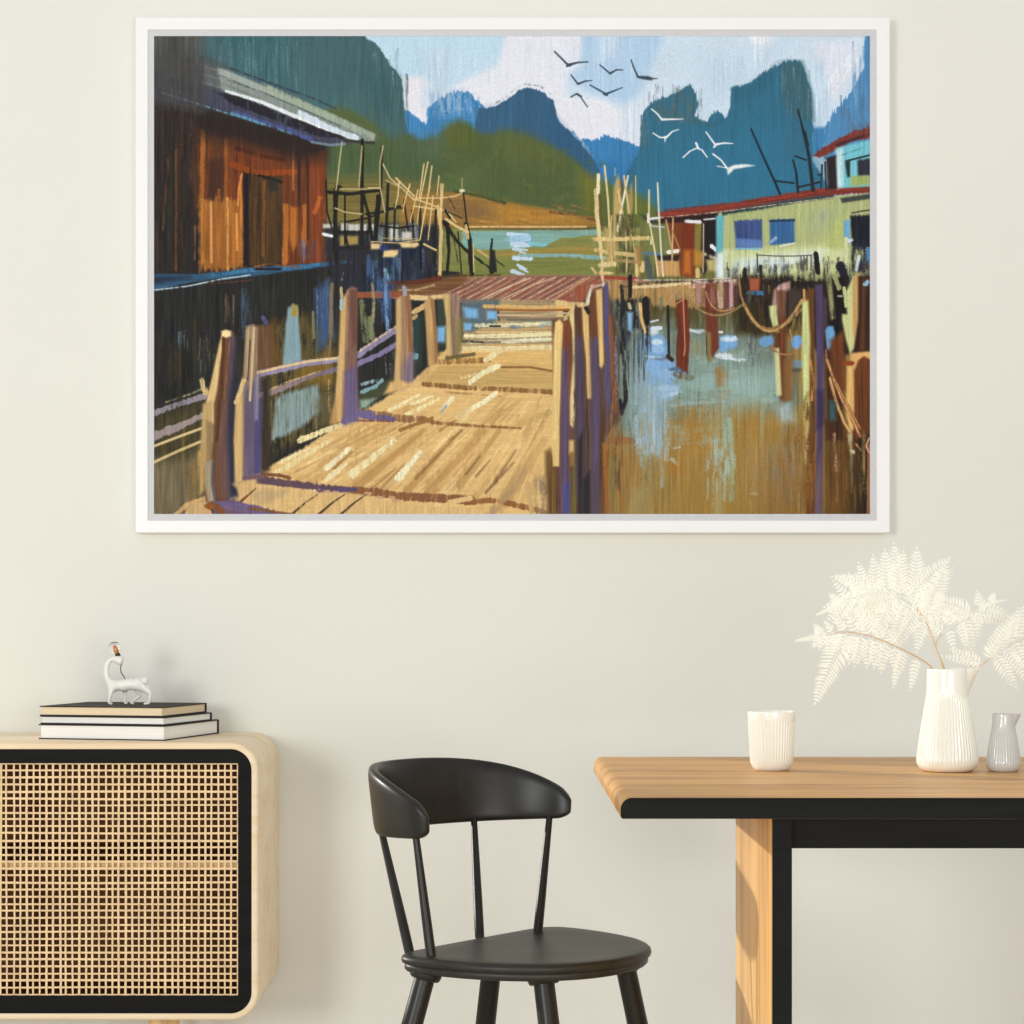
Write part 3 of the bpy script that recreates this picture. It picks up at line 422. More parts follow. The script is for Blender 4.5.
    P([(749, 278), (760, 278), (759, 291), (750, 291)], (172, 92, 60), soft=1.2); L([(748, 293), (762, 293)], 4, (60, 120, 166), dry=.1)
    P([(774, 290), (780, 284), (790, 281), (790, 290), (785, 292), (784, 310), (772, 310)], (186, 150, 142), soft=1, var=.1); P([(776, 290), (786, 290), (786, 330), (778, 330)], (116, 78, 58), soft=1, var=.1); P([(788, 290), (802, 290), (802, 316), (788, 320)], (70, 60, 54), soft=2)
    P([(776, 318), (786, 316), (788, 400), (780, 400), (774, 345)], (112, 62, 36), soft=1.5, var=.12); P([(784, 360), (793, 355), (792, 400), (783, 402)], (136, 98, 54), soft=2)
    P([(769, 306), (776, 305), (779, 332), (774, 332), (770, 316)], (206, 214, 148), soft=.9); P([(774, 348), (779, 348), (781.5, 395), (776.5, 396)], (212, 216, 156), soft=.9)
    # ropes
    def rope(pts, w, c): L(pts, w + 1.2, (110, 78, 44), dry=.2, soft=.8); L(pts, w, c, dry=-.2)
    def cat(a, m, b, n=9): return [((1 - t) ** 2 * a[0] + 2 * t * (1 - t) * m[0] + t * t * b[0], (1 - t) ** 2 * a[1] + 2 * t * (1 - t) * m[1] + t * t * b[1]) for t in [i / n for i in range(n + 1)]]
    rope(cat((685, 296), (712, 330), (743, 304)), 1.6, (166, 138, 92)); rope(cat((706, 292), (712, 318), (734, 308)), 1.8, (186, 130, 92)); rope([(739, 280), (741, 296), (744, 304)], 1.8, (166, 134, 84))
    rope(cat((744, 304), (764, 352), (800, 310)), 3.4, (178, 134, 78)); rope(cat((746, 308), (770, 358), (802, 300)), 2.6, (196, 158, 96)); rope(cat((770, 346), (786, 364), (803, 344)), 1.5, (186, 124, 76)); L([(790, 330), (792, 340)], 1.6, (190, 140, 90))
    # front right posts
    P([(806, 290), (814, 288), (816, 514), (806, 514)], (110, 70, 38), rag=.5, soft=1, var=.12); L([(804, 290), (806, 330), (809, 400)], 2.6, (200, 150, 90), col2=(150, 96, 46))
    P([(802, 302), (808, 300), (810, 340), (809, 390), (803, 400), (802, 350)], (206, 214, 142), soft=1, var=.06); P([(803, 396), (810, 390), (808, 460), (804, 470)], (190, 180, 110), dry=.25, soft=1); L([(806, 420), (807, 480)], 3, (196, 164, 96), dry=.3); L([(810, 360), (813, 376), (812, 400)], 2.4, (206, 140, 80), dry=.1)
    P([(815, 285), (822, 284), (824, 330), (824, 400), (822, 514), (815, 514), (817, 400)], (84, 62, 116), soft=.9, var=.08); P([(816, 390), (824, 390), (824, 425), (816, 430)], (62, 48, 100), soft=2); P([(816, 480), (821, 450), (821, 514), (816, 514)], (116, 88, 104), soft=1.5)
    P([(824, 420), (862, 420), (862, 514), (824, 514)], (104, 72, 36), soft=3, var=.16); P([(824, 300), (842, 300), (844, 440), (826, 440)], (72, 46, 32), soft=2, var=.14)
    P([(822, 296), (828, 300), (828, 330), (823, 326)], (76, 58, 80), soft=1.5); P([(828, 278), (846, 276), (846, 352), (836, 352), (828, 324)], (36, 32, 34), soft=1.5, var=.15)
    P([(825, 330), (828, 326), (833, 326), (835, 334), (834, 341), (829, 350), (827, 348)], (104, 162, 218), soft=.9); L([(826, 350), (827, 362)], 2, (140, 96, 84)); P([(830, 340), (844, 330), (846, 390), (832, 390)], (110, 62, 36), soft=2, var=.12)
    P([(826, 278), (831, 276), (835, 318), (831, 320)], (150, 152, 100), soft=1, dry=-.2); L([(835, 276), (839, 288)], 5, (160, 164, 112)); L([(838, 296), (842, 296)], 1.6, (190, 190, 180)); L([(844, 288), (846, 306)], 3.5, (200, 206, 140))
    P([(846, 292), (853, 276), (860, 274), (858, 310), (854, 348), (850, 354), (846, 340), (842, 320), (842, 314), (847, 314)], (206, 210, 144), soft=1); P([(853, 278), (860, 272), (860, 314), (855, 345), (852, 330)], (206, 160, 98), soft=1)
    P([(858, 276), (870, 274), (870, 352), (854, 352), (858, 320)], (64, 42, 34), soft=1, var=.14); P([(862, 280), (866, 280), (864, 350), (860, 350)], (96, 60, 40), soft=1, dry=0); L([(865, 284), (868, 282)], 4, (140, 186, 214))
    P([(850, 353), (870, 350), (870, 366), (862, 358), (856, 372), (850, 362)], (232, 178, 106), soft=1); P([(854, 372), (858, 360), (864, 356), (870, 366), (870, 440), (854, 440)], (108, 62, 36), soft=1, var=.12); P([(847, 366), (853.5, 366), (854, 428), (850, 434), (846, 410)], (232, 184, 108), soft=.9); L([(846, 363), (852, 363)], 5, (150, 70, 36))
    P([(856, 440), (870, 430), (870, 514), (856, 514)], (46, 38, 32), soft=2, var=.15); P([(848, 452), (862, 448), (862, 514), (850, 514)], (66, 52, 34), soft=2, op=.8); L([(869, 446), (868, 514)], 3.4, (150, 98, 66))
    L([(850, 428), (850, 444), (851, 460), (852, 482)], 4, (190, 176, 130), col2=(110, 104, 84), w2=3, dry=-.1); L([(852, 451), (853, 452)], 4, (226, 220, 190))
    rope([(827, 360), (834, 380), (842, 400), (852, 418), (860, 436)], 2.2, (220, 158, 104)); rope([(830, 378), (836, 402), (844, 422), (850, 432)], 2.6, (222, 166, 104)); rope([(836, 382), (846, 402), (860, 428)], 1.6, (206, 140, 86)); L([(856, 444), (861, 450)], 1.6, (210, 150, 110)); L([(869, 438), (866, 446), (869, 452)], 2, (220, 150, 110))
    S(826, 868, 430, 512, [(134, 98, 50), (76, 56, 36), (120, 80, 40), (150, 118, 70)], 44, w=(1.5, 3), L=(20, 60), op=.6); L([(834, 434), (836, 470)], 3, (170, 130, 110), dry=.3); P([(829, 400), (836, 402), (836, 420), (829, 420)], (60, 104, 110), soft=2, op=.8); S(800, 816, 450, 512, [(150, 104, 48), (112, 72, 36)], 20, w=(1.5, 3), L=(20, 50), op=.7)
    # ---- centre poles
    L([(596, 190), (597, 214), (601, 250), (602, 278)], 4.2, (226, 206, 146), w2=2.4, dry=-.3); L([(598, 175), (598, 192)], 3.4, (236, 226, 180)); L([(600, 196), (603, 230)], 3, (96, 84, 50), dry=.1)
    P([(614, 186), (618, 174), (622, 190), (622, 216), (618, 250), (613, 250), (613, 216)], (196, 168, 104), soft=1, dry=-.4); L([(621, 180), (623, 200)], 2, (110, 90, 54)); L([(604.5, 166), (608, 200), (610, 240), (612, 262)], 2, (222, 202, 144)); L([(611.5, 216), (609, 262)], 1.4, CR); L([(628, 176), (622, 206), (616, 236)], 2, (236, 228, 206)); L([(615, 168), (615, 176)], 1, (180, 190, 170)); L([(618, 190), (624, 220), (627, 250), (627, 272)], 1.8, CR)
    P([(628, 190), (632, 182), (633, 200), (630, 230), (628, 240), (627, 210)], (176, 152, 92), soft=1, dry=-.3); L([(624, 176), (630, 220), (635, 258), (637, 276)], 1.8, CR); L([(635.5, 176), (636, 214)], 1.4, (206, 184, 120)); L([(635, 250), (637, 274)], 3, (222, 186, 120)); P([(604, 228), (616, 226), (618, 262), (606, 262)], (196, 164, 102), soft=2, dry=-.1)
    P([(616, 214), (636, 214), (634, 274), (616, 274)], (82, 78, 50), dry=.1, soft=1, var=.1); L([(594, 239), (622, 239), (650, 238)], 4, (222, 194, 128), dry=-.2); L([(596, 250), (606, 252)], 4, CR, dry=.1); L([(616, 253), (634, 255)], 4, (206, 180, 120), dry=0); L([(600, 265), (614, 264)], 5, (222, 198, 136), dry=0); L([(600, 273), (612, 273)], 3, CR, dry=0); L([(614, 260), (640, 262)], 3, (176, 140, 90), dry=.1); L([(592, 268), (596, 273)], 3, (206, 180, 120))
    L([(643, 262), (642, 270)], 3, CR, w2=5); L([(649, 190), (649, 220), (655, 252), (658, 276)], 1.6, (230, 214, 170)); L([(657.5, 183), (659, 216), (661, 250), (663, 276)], 1.7, (226, 222, 200)); L([(666, 220), (672, 250)], 1.6, (206, 150, 100)); L([(673, 218), (672, 262)], 1.6, (214, 170, 120)); L([(703.5, 224), (703, 272)], 1.4, (190, 176, 140)); L([(672, 230), (680, 250)], 1.4, (190, 120, 76)); L([(697.5, 270), (697.5, 276)], 4, (222, 196, 120)); P([(634, 246), (642, 246), (642, 262), (636, 262)], (172, 130, 76), soft=2, op=.7)
    L([(651, 240), (651, 244)], 1.6, (236, 230, 200))
    # ---- walkway
    P([(206, 514), (236, 488), (262, 470), (300, 450), (340, 424), (392, 394), (418, 376), (432, 364), (445, 350), (462, 342), (466, 322), (500, 300), (560, 302), (566, 320), (560, 420), (556, 470), (558, 514)], (230, 190, 122), rag=.8, soft=1, var=.035, streak='h')
    P([(462, 300), (556, 300), (556, 348), (462, 346)], (150, 134, 104), soft=2, streak='h', var=.1, op=.7)
    P([(462, 302), (500, 300), (494, 326), (466, 332)], (90, 110, 118), soft=2); P([(463, 307), (478, 309), (478, 318), (466, 318)], (120, 178, 226), soft=1.2); P([(464, 323), (473, 323), (471, 330), (464, 330)], (124, 180, 226), soft=1); P([(487, 311), (497, 311), (497, 319), (487, 319)], (122, 180, 228), soft=1); L([(486, 306), (486, 320)], 2, (130, 120, 110)); L([(498, 309), (499, 320)], 2, (70, 80, 84))
    for y0, y1, x0, x1, w, c in ((306, 307, 484, 574, 3.6, (228, 182, 108)), (309.5, 309.5, 492, 572, 2.2, (160, 98, 50)), (315, 313, 498, 566, 2, (206, 180, 140)), (317, 318, 500, 564, 2.4, (150, 120, 100)), (319.5, 320, 508, 562, 2.4, (120, 120, 104)), (325.5, 323, 476, 554, 4, (222, 216, 176)), (329, 328, 480, 552, 2.2, (196, 164, 110)), (331.5, 332, 476, 550, 3, (222, 190, 130)), (336, 334, 466, 554, 4, (234, 222, 172)), (342, 339, 468, 552, 3.5, (224, 222, 186)), (341, 342, 466, 500, 2.4, (140, 120, 100)), (345, 344, 486, 552, 2.2, (206, 168, 108)), (349, 347, 462, 552, 5, (238, 222, 168))):
        L([(x0, y0), ((x0 + x1) / 2, (y0 + y1) / 2 + .8), (x1, y1)], w, c, dry=-.35, streak='h', var=.06)
    L([(510, 327), (520, 327)], 3, (110, 130, 140), dry=.1); L([(540, 326), (554, 322)], 3, (150, 170, 170), dry=.1); L([(462, 341), (486, 342)], 2.4, (76, 70, 60), dry=.1); L([(490, 326), (500, 326)], 2, (60, 60, 56))
    P([(440, 352), (556, 350), (556, 372), (430, 372)], (226, 184, 112), soft=2, streak='h'); P([(440, 364), (556, 370), (556, 392), (420, 384)], (200, 164, 98), soft=2, streak='h', op=.8)
    L([(436, 362), (462, 361), (488, 360)], 5, (150, 106, 58), dry=.1); L([(500, 367), (530, 367), (553, 371)], 2.4, (150, 108, 60), dry=.0)
    L([(424, 384), (470, 388), (500, 389), (552, 392)], 4.5, (142, 100, 56), dry=-.05); L([(446, 392), (500, 396)], 2, (176, 134, 80), dry=.1)
    L([(470, 382), (484, 372), (498, 366)], 5.5, (240, 228, 178)); L([(486, 360), (500, 350)], 5, (238, 222, 168), dry=-.2); L([(462, 378), (476, 374)], 3, (232, 214, 156), dry=.1)
    L([(457, 418), (470, 409), (484, 402), (496, 393)], 5, (246, 238, 194), dry=-.3); L([(442, 410), (452, 398)], 4.5, (240, 230, 186)); L([(441, 412), (446, 406)], 2.4, (160, 166, 190))
    # planks: long diagonal strokes towards the far end
    r = p.r
    for k in range(120):
        u = r.uniform(0, 1); x0 = 215 + u * 335; v = r.uniform(0, 1)
        vx, vy = 585, 300
        # strokes fan from the far end
        t0 = r.uniform(0.0, .75); t1 = t0 + r.uniform(.1, .3)
        bx, by = x0, 516
        q = [(bx + (vx - bx) * t * .95, by + (vy - by) * t) for t in (t0, t1)]
        if q[1][1] < 385: continue
        xl = 236 + (488 - q[0][1]) * 1.6
        if q[0][0] < xl + 6 or q[1][0] > 552: continue
        c = [(238, 200, 132), (208, 164, 98), (232, 192, 124), (196, 150, 88), (242, 218, 156), (222, 180, 112)][r.integers(6)]
        L(q, r.uniform(3, 7), c, w2=r.uniform(2, 4), dry=-.2, op=.6, streak='b')
    for k in range(420):
        x0 = r.uniform(228, 550); y0 = r.uniform(398, 512); xl = 246 + (488 - y0) * 1.75
        if x0 < xl or y0 - 488 > (x0 - 240) * .1: continue
        dx, dy = 590 - x0, 326 - y0; n_ = math.hypot(dx, dy); l = r.uniform(14, 54); x1, y1 = x0 + dx / n_ * l, y0 + dy / n_ * l
        if x1 > 551 or y1 < 394: continue
        c = [(196, 150, 88), (244, 212, 150), (196, 152, 92), (240, 202, 134), (216, 174, 110), (184, 140, 84)][r.integers(6)]
        L([(x0, y0), (x1, y1)], r.uniform(.8, 2.6), c, w2=.8, dry=.1, op=.6, streak='b')
    for a, b, w, c in (((300, 440), (352, 420), 6, (240, 224, 166)), ((272, 476), (330, 440), 6, (236, 216, 156)), ((326, 468), (350, 448), 6, (246, 238, 196)), ((328, 478), (346, 464), 5, (244, 230, 180)), ((352, 474), (394, 440), 8, (240, 226, 172)), ((398, 478), (420, 452), 7, (246, 238, 196)), ((390, 410), (420, 394), 4, (244, 228, 174)), ((404, 416), (440, 398), 5, (240, 222, 164)), ((412, 404), (432, 396), 4, (244, 230, 182)), ((280, 462), (310, 448), 4, (242, 226, 168))):
        L([a, b], w, c, w2=w * .6, dry=-.15)
    for a, b, w, c in (((358, 486), (424, 430), 9, (184, 138, 78)), ((370, 490), (396, 468), 2, (146, 100, 56)), ((378, 492), (404, 464), 1.8, (150, 104, 58)), ((334, 468), (352, 452), 2.2, (120, 82, 40)), ((408, 490), (452, 438), 8, (190, 144, 84)), ((430, 492), (484, 430), 12, (190, 142, 84)), ((416, 478), (462, 430), 3, (150, 102, 56)), ((440, 486), (496, 424), 4, (228, 184, 116)), ((460, 484), (500, 430), 9, (190, 150, 88)), ((474, 490), (520, 428), 7, (232, 190, 120)), ((492, 486), (516, 450), 4, (140, 98, 62)), ((486, 492), (514, 462), 3, (126, 88, 66)), ((504, 500), (544, 440), 14, (196, 158, 96)), ((522, 502), (548, 456), 5, (214, 176, 110)), ((466, 474), (480, 456), 2, (110, 80, 44)), ((476, 476), (490, 460), 2, (120, 86, 48)), ((450, 440), (462, 430), 2, (130, 90, 46)), ((510, 430), (540, 406), 5, (214, 174, 108)), ((490, 422), (520, 400), 5, (206, 164, 98)), ((520, 424), (550, 412), 8, (204, 166, 100)), ((440, 430), (456, 420), 3, (150, 104, 58))):
        L([a, b], w, c, w2=w * .5, dry=.0, streak='b', op=.7, soft=2)
    S(300, 550, 400, 510, [(206, 164, 100), (232, 194, 126), (176, 134, 78)], 50, w=(1, 2), L=(6, 16), op=.4)
    for i in range(5): L([(352 + i * 8, 426 + (i % 2) * 2), (348 + i * 8, 440)], 3, (202, 158, 94), w2=1, dry=.1)
    # dark cross battens and shade bars
    L([(354, 411), (372, 414), (400, 418), (428, 420)], 8, (150, 106, 74), w2=6, dry=-.1); L([(352, 413), (374, 417), (392, 419)], 6, (104, 86, 150), dry=-.2); L([(344, 420), (390, 421)], 2, (130, 84, 70), dry=.1)
    L([(420, 420), (440, 423), (480, 426), (521, 428)], 3.6, (146, 98, 54), w2=2.2, dry=-.1); L([(400, 430), (432, 418)], 3.5, (160, 112, 62), dry=0)
    L([(244, 478), (262, 480), (294, 484), (330, 488), (356, 490)], 8, (108, 72, 92), w2=6); L([(256, 474), (280, 475), (290, 478)], 3.5, (132, 84, 56), dry=.0); L([(352, 490), (376, 492), (400, 496), (440, 498), (470, 500)], 7.5, (142, 92, 60), w2=9, dry=-.3); L([(468, 502), (490, 500), (504, 502), (530, 508), (552, 514)], 5, (148, 96, 54), w2=6, dry=-.2); L([(318, 491), (356, 489)], 3.5, (92, 70, 130), dry=0)
    for x, y in ((325, 491), (334, 492), (366, 493), (378, 497), (390, 497), (393, 500)): L([(x, y), (x + 4, y + .6)], 3, (206, 160, 116))
    # foreground planks at the lower edge
    P([(240, 490), (262, 484), (300, 490), (360, 494), (400, 504), (470, 508), (550, 514), (216, 514)], (222, 184, 122), soft=1, dry=-.25, var=.06)
    for x in (296, 323, 345): L([(x - 4, 514), (x + 10, 502), (x + 22, 494)], 2.6, (76, 58, 44), w2=1, dry=-.1)
    P([(250, 494), (262, 488), (290, 490), (280, 498), (258, 506)], (196, 166, 116), dry=.0, soft=2); L([(238, 504), (256, 488)], 3, (120, 78, 50), w2=1.5, dry=0); L([(436, 514), (450, 502), (470, 498)], 5, (230, 192, 128), dry=.0); L([(490, 514), (512, 490), (524, 470)], 8, (186, 150, 104), w2=3, dry=-.1)
    P([(536, 480), (548, 474), (552, 514), (536, 514)], (150, 130, 104), soft=3, dry=-.1, var=.1); P([(545, 452), (550, 448), (560, 470), (562, 514), (548, 514)], (116, 86, 48), soft=2, var=.14); L([(528, 484), (532, 514)], 5, (206, 170, 112), dry=.0)
    P([(208, 514), (216, 504), (232, 508), (262, 512), (266, 514)], (118, 84, 122), soft=1.5); L([(216, 501), (236, 505), (262, 511), (290, 517)], 9, (112, 86, 150), w2=7); L([(250, 508), (290, 514)], 3, (130, 88, 60), dry=0)
    # ---- left rails and posts
    L([(154, 413), (176, 405), (204, 396)], 5.5, (150, 138, 156), dry=-.2); L([(166, 402), (190, 394), (204, 388)], 2, (160, 150, 110), dry=.3); L([(154, 436), (180, 426), (203, 415)], 8, (158, 142, 140), w2=6); L([(154, 446), (180, 436), (202, 428)], 2.6, (222, 196, 140)); L([(154, 462), (180, 450), (204, 440)], 2.8, (212, 186, 130))
    L([(256, 374), (276, 370), (300, 364), (338, 359)], 7, (150, 134, 172), w2=6, col2=(150, 136, 190)); L([(256, 373), (280, 367), (310, 361), (337, 358)], 2.6, (228, 196, 146), dry=.0); L([(257, 397), (284, 387), (310, 376), (337, 369)], 6, (160, 134, 130), w2=5, col2=(120, 104, 130)); L([(258, 394), (290, 381), (320, 371)], 1.8, (200, 164, 112), dry=.1)
    L([(356, 356), (378, 341), (398, 328)], 6.5, (146, 130, 178), dry=-.3); L([(358, 352), (380, 337), (398, 325)], 2, (218, 190, 156), dry=.1); L([(357, 364), (380, 354), (400, 342)], 5, (130, 112, 172)); L([(414, 312), (428, 304)], 5, (216, 182, 120))
    P([(414, 316), (424, 312), (422, 366), (414, 376)], (50, 58, 52), soft=2); P([(414, 320), (419, 318), (418, 362), (414, 362)], (44, 74, 76), soft=2); L([(414, 318), (416, 316)], 4, (196, 164, 104)); L([(413, 356), (416, 356)], 6, (120, 160, 180), dry=.1)
    P([(424, 370), (432, 366), (430, 376), (416, 384)], (212, 170, 106), soft=1)
    P([(357, 396), (380, 384), (400, 372), (394, 390), (374, 402), (358, 406)], (70, 76, 56), soft=2); L([(362, 392), (376, 386), (382, 380)], 4, (128, 164, 170), dry=.0); L([(362, 384), (378, 380)], 3, (140, 170, 176), dry=.1); S(384, 394, 350, 378, [(150, 156, 160), (90, 90, 100)], 10, w=(1, 2), L=(4, 10)); P([(360, 400), (376, 398), (366, 408), (360, 408)], (140, 166, 150), soft=1.5)
    L([(372, 284), (374, 302), (373, 322)], 3, (152, 144, 104), dry=-.1); L([(362, 302), (366, 340)], 6, (110, 116, 84), dry=-.1); L([(370, 318), (372, 338)], 5, (120, 128, 92), dry=0); P([(378, 280), (392, 280), (390, 320), (382, 322)], (64, 98, 150), soft=3, dry=-.1); L([(385, 278), (388, 330)], 3, (110, 150, 200), dry=.1)
    # first post
    P([(222, 334), (230, 330), (234, 333), (235, 340), (232, 372), (228, 402), (226, 430), (229, 470), (230, 500), (206, 502), (202, 470), (203, 430), (206, 405), (212, 380), (219, 350)], (112, 74, 50), soft=.8, var=.1)
    P([(230, 334), (236, 338), (233, 380), (231, 420), (234, 470), (236, 500), (226, 500), (224, 450), (227, 400)], (86, 70, 108), soft=3, op=.9); P([(219, 345), (222, 334), (222, 350), (217, 390), (214, 404), (214, 424), (204, 424), (206, 402), (212, 378)], (230, 196, 132), soft=.9); P([(203, 404), (212, 400), (213, 440), (208, 462), (202, 470), (200, 450)], (196, 164, 106), soft=1.2)
    P([(206, 420), (213, 423), (212, 462), (206, 462)], (150, 126, 86), soft=1.5); P([(204, 462), (213, 460), (212, 480), (215, 500), (208, 502), (204, 480)], (164, 148, 116), soft=1.2); L([(213, 462), (212, 484), (215, 500)], 2, (84, 96, 120), dry=.0); P([(222, 400), (227, 400), (225, 440), (228, 496), (218, 498), (216, 450)], (116, 84, 74), soft=2, op=.8); P([(198, 452), (204, 448), (204, 490), (200, 494)], (198, 158, 96), soft=1.5)
    P([(232, 380), (240, 385), (236, 450), (238, 496), (231, 496), (229, 440)], (50, 52, 70), soft=1.5); P([(221.5, 331), (226, 329.5), (231, 331), (231, 336), (225, 338), (222, 336)], (246, 222, 164), soft=.8); L([(224, 338), (220, 400), (217, 440)], 3, (92, 56, 40), dry=-.1); L([(230, 340), (224, 400)], 2, (140, 98, 66), dry=.1)
    L([(202, 380), (206, 392)], 5, (206, 180, 124), dry=-.1); L([(208, 506), (216, 506), (222, 512)], 7, (140, 82, 44))
    # second post
    P([(247, 326), (258, 325), (272, 326), (270, 368), (258, 370)], (112, 80, 56), soft=1.2, var=.1); P([(246, 326), (254, 324), (258, 328), (257, 380), (258, 420), (262, 474), (234, 484), (234, 440), (236, 398), (243, 374)], (150, 124, 100), soft=.9, var=.1); P([(236, 398), (244, 380), (244, 420), (243, 480), (236, 484), (234, 440)], (224, 184, 118), soft=1)
    P([(244, 390), (260, 374), (261, 420), (260, 472), (244, 480)], (102, 84, 124), soft=3, var=.1); P([(256, 400), (262, 396), (261, 472), (254, 474)], (76, 70, 140), soft=1.2); P([(246, 330), (250, 326), (250, 370), (246, 378)], (188, 162, 118), soft=1); L([(254, 328), (252, 370), (250, 400)], 2.4, (206, 180, 132), dry=0); L([(250, 340), (248, 380)], 1.4, (90, 64, 66), dry=0); P([(262, 380), (270, 376), (270, 470), (262, 474)], (62, 54, 46), soft=2, var=.12); L([(263, 318), (266, 322)], 5, (78, 76, 140)); L([(236, 402), (240, 392), (244, 380)], 4, (226, 194, 134), dry=-.2); P([(255, 376), (259, 376), (258, 420), (255, 420)], (152, 140, 160), soft=1, op=.8)
    P([(233, 484), (244, 480), (256, 478), (258, 486), (242, 494)], (216, 178, 118), soft=1.5); L([(244, 478), (262, 476)], 4, (124, 84, 100), dry=0)
    # third post
    P([(347, 290), (352, 286), (357, 288), (357, 330), (358, 420), (344, 424), (334, 420), (338, 380), (342, 330)], (130, 96, 84), soft=.9, var=.08); P([(341, 300), (347, 292), (346, 330), (344, 380), (342, 422), (334, 422), (336, 385), (339, 350)], (216, 176, 112), soft=1.1); P([(345, 372), (356, 366), (358, 420), (344, 424)], (108, 88, 148), soft=3); P([(350, 290), (357, 290), (357, 340), (352, 350)], (110, 74, 62), soft=1.5); L([(341, 288), (342, 300)], 3, (190, 170, 130)); L([(348, 290), (347, 350)], 2, (166, 124, 90), dry=.1); L([(342, 300), (342, 308)], 4, (156, 190, 206), dry=.1)
    P([(332, 410), (338, 396), (338, 424), (330, 424)], (198, 152, 88), soft=1.5); L([(345, 421), (360, 413), (372, 415)], 7, (110, 92, 160), dry=-.3)
    # fourth, fifth and sixth posts
    P([(397, 300), (402, 295), (410, 294), (413, 330), (413, 380), (400, 388), (395, 380), (397, 340)], (164, 128, 94), soft=.9, var=.08); P([(396, 300), (401, 296), (401, 340), (400, 386), (394, 384), (396, 340)], (214, 176, 118), soft=1); P([(404, 364), (413, 350), (413, 380), (402, 388)], (126, 104, 140), soft=3); L([(408, 296), (411, 350)], 3.5, (150, 98, 64), dry=0); L([(404, 287), (405, 294)], 4, (150, 160, 180))
    P([(390, 382), (400, 380), (412, 384), (396, 392), (384, 394)], (218, 176, 112), soft=1.5); P([(424, 302), (430, 297), (434, 299), (437, 340), (438, 364), (428, 366), (426, 330)], (196, 156, 100), soft=.9, var=.08); L([(432, 300), (435, 330), (436, 362)], 2.6, (160, 110, 70), dry=0); P([(443, 295), (450, 293), (452, 330), (453, 356), (446, 358), (446, 320)], (206, 176, 112), soft=.9); P([(450, 294), (460, 294), (461, 352), (452, 358)], (146, 118, 100), soft=1, var=.1); P([(456, 320), (462, 318), (462, 350), (456, 352)], (140, 130, 74), soft=1.5, op=.8); L([(447, 358), (474, 354)], 4, (116, 100, 60), dry=.0)
    # ---- right row of posts
    P([(600, 284), (608, 288), (618, 330), (620, 420), (606, 436), (606, 514), (570, 514), (566, 320)], (94, 72, 56), soft=1.5, var=.14); P([(552, 320), (560, 318), (566, 322), (568, 514), (556, 514)], (104, 70, 44), soft=1, var=.1)
    P([(563, 322), (571, 318), (572, 514), (561, 514), (560, 400)], (126, 70, 46), soft=1, var=.1); P([(560, 352), (567, 348), (570, 430), (570, 514), (560, 514)], (96, 76, 118), soft=3, var=.08); P([(563, 486), (570, 480), (570, 514), (564, 514)], (68, 72, 160), soft=1.5); P([(571, 470), (578, 455), (578, 514), (570, 514)], (118, 104, 56), soft=1.5, var=.12)
    P([(555, 322), (560, 319), (563, 324), (561.5, 360), (559.5, 420), (559, 466), (553, 466), (552, 430), (553, 380), (553.5, 340)], (238, 204, 130), soft=.8, var=.04); P([(553, 440), (559, 436), (558, 466), (554, 464)], (226, 190, 118), soft=1)
    P([(568, 312), (574, 309), (575, 340), (575, 414), (573, 428), (570, 424), (570, 400), (573, 360), (572, 330)], (232, 206, 142), soft=.8, dry=-.6); P([(569, 440), (574, 440), (574, 452), (569, 454)], (214, 178, 112), soft=1); P([(570, 452), (575, 452), (574, 466), (570, 466)], (150, 120, 56), soft=1)
    P([(575, 308), (584, 306), (586, 514), (577, 514)], (92, 62, 48), soft=1, var=.12); P([(576, 340), (582, 336), (584, 440), (584, 514), (577, 490)], (84, 70, 116), soft=3); P([(578, 440), (583, 430), (582, 514), (578, 514)], (52, 46, 48), soft=1.5)
    P([(582, 308), (588, 306), (590, 350), (592, 395), (591, 399), (587.5, 398), (586, 360), (583, 330)], (232, 192, 118), soft=.8); P([(589, 300), (596, 292), (598, 340), (598, 420), (600, 514), (589, 514), (593, 420)], (112, 68, 42), soft=1, var=.12); P([(591, 340), (598, 336), (600, 420), (598, 514), (590, 514), (592, 440)], (86, 74, 128), soft=3, var=.1); P([(592, 470), (598, 460), (598, 514), (590, 514)], (92, 74, 96), soft=2); P([(583, 480), (590, 470), (590, 514), (583, 514)], (50, 46, 50), soft=1.5)
    P([(596, 290), (602, 288), (603, 330), (604, 364), (602, 368), (599.5, 366), (598, 330)], (230, 192, 120), soft=.8); P([(603, 284), (608, 282), (610, 330), (612, 370), (608, 372), (604, 340)], (86, 74, 138), soft=.9); P([(604, 366), (610, 360), (612, 400), (606, 440), (602, 420)], (88, 76, 130), soft=3); L([(610, 316), (613, 380), (616, 412)], 4, (130, 84, 60), dry=0); L([(617, 322), (616, 360), (618, 400)], 3, (130, 128, 150), dry=.1); P([(600, 370), (606, 420), (606, 514), (601, 514)], (92, 60, 44), soft=1.5, dry=-.3)
    P([(606, 440), (618, 416), (618, 430), (640, 450), (620, 514), (602, 514)], (156, 116, 62), soft=3, dry=-.2, op=.7); L([(620, 400), (622, 414)], 3.5, (40, 38, 50)); S(604, 622, 380, 514, [(166, 112, 64), (150, 120, 70), (90, 66, 60), (110, 76, 44)], 36, w=(1.2, 3), L=(16, 50), op=.7); L([(604, 444), (608, 514)], 4, (156, 100, 46), dry=0); L([(615, 455), (615, 484)], 2.6, (96, 100, 70), dry=.2); L([(612, 462), (612, 514)], 5, (132, 116, 70), dry=.1)
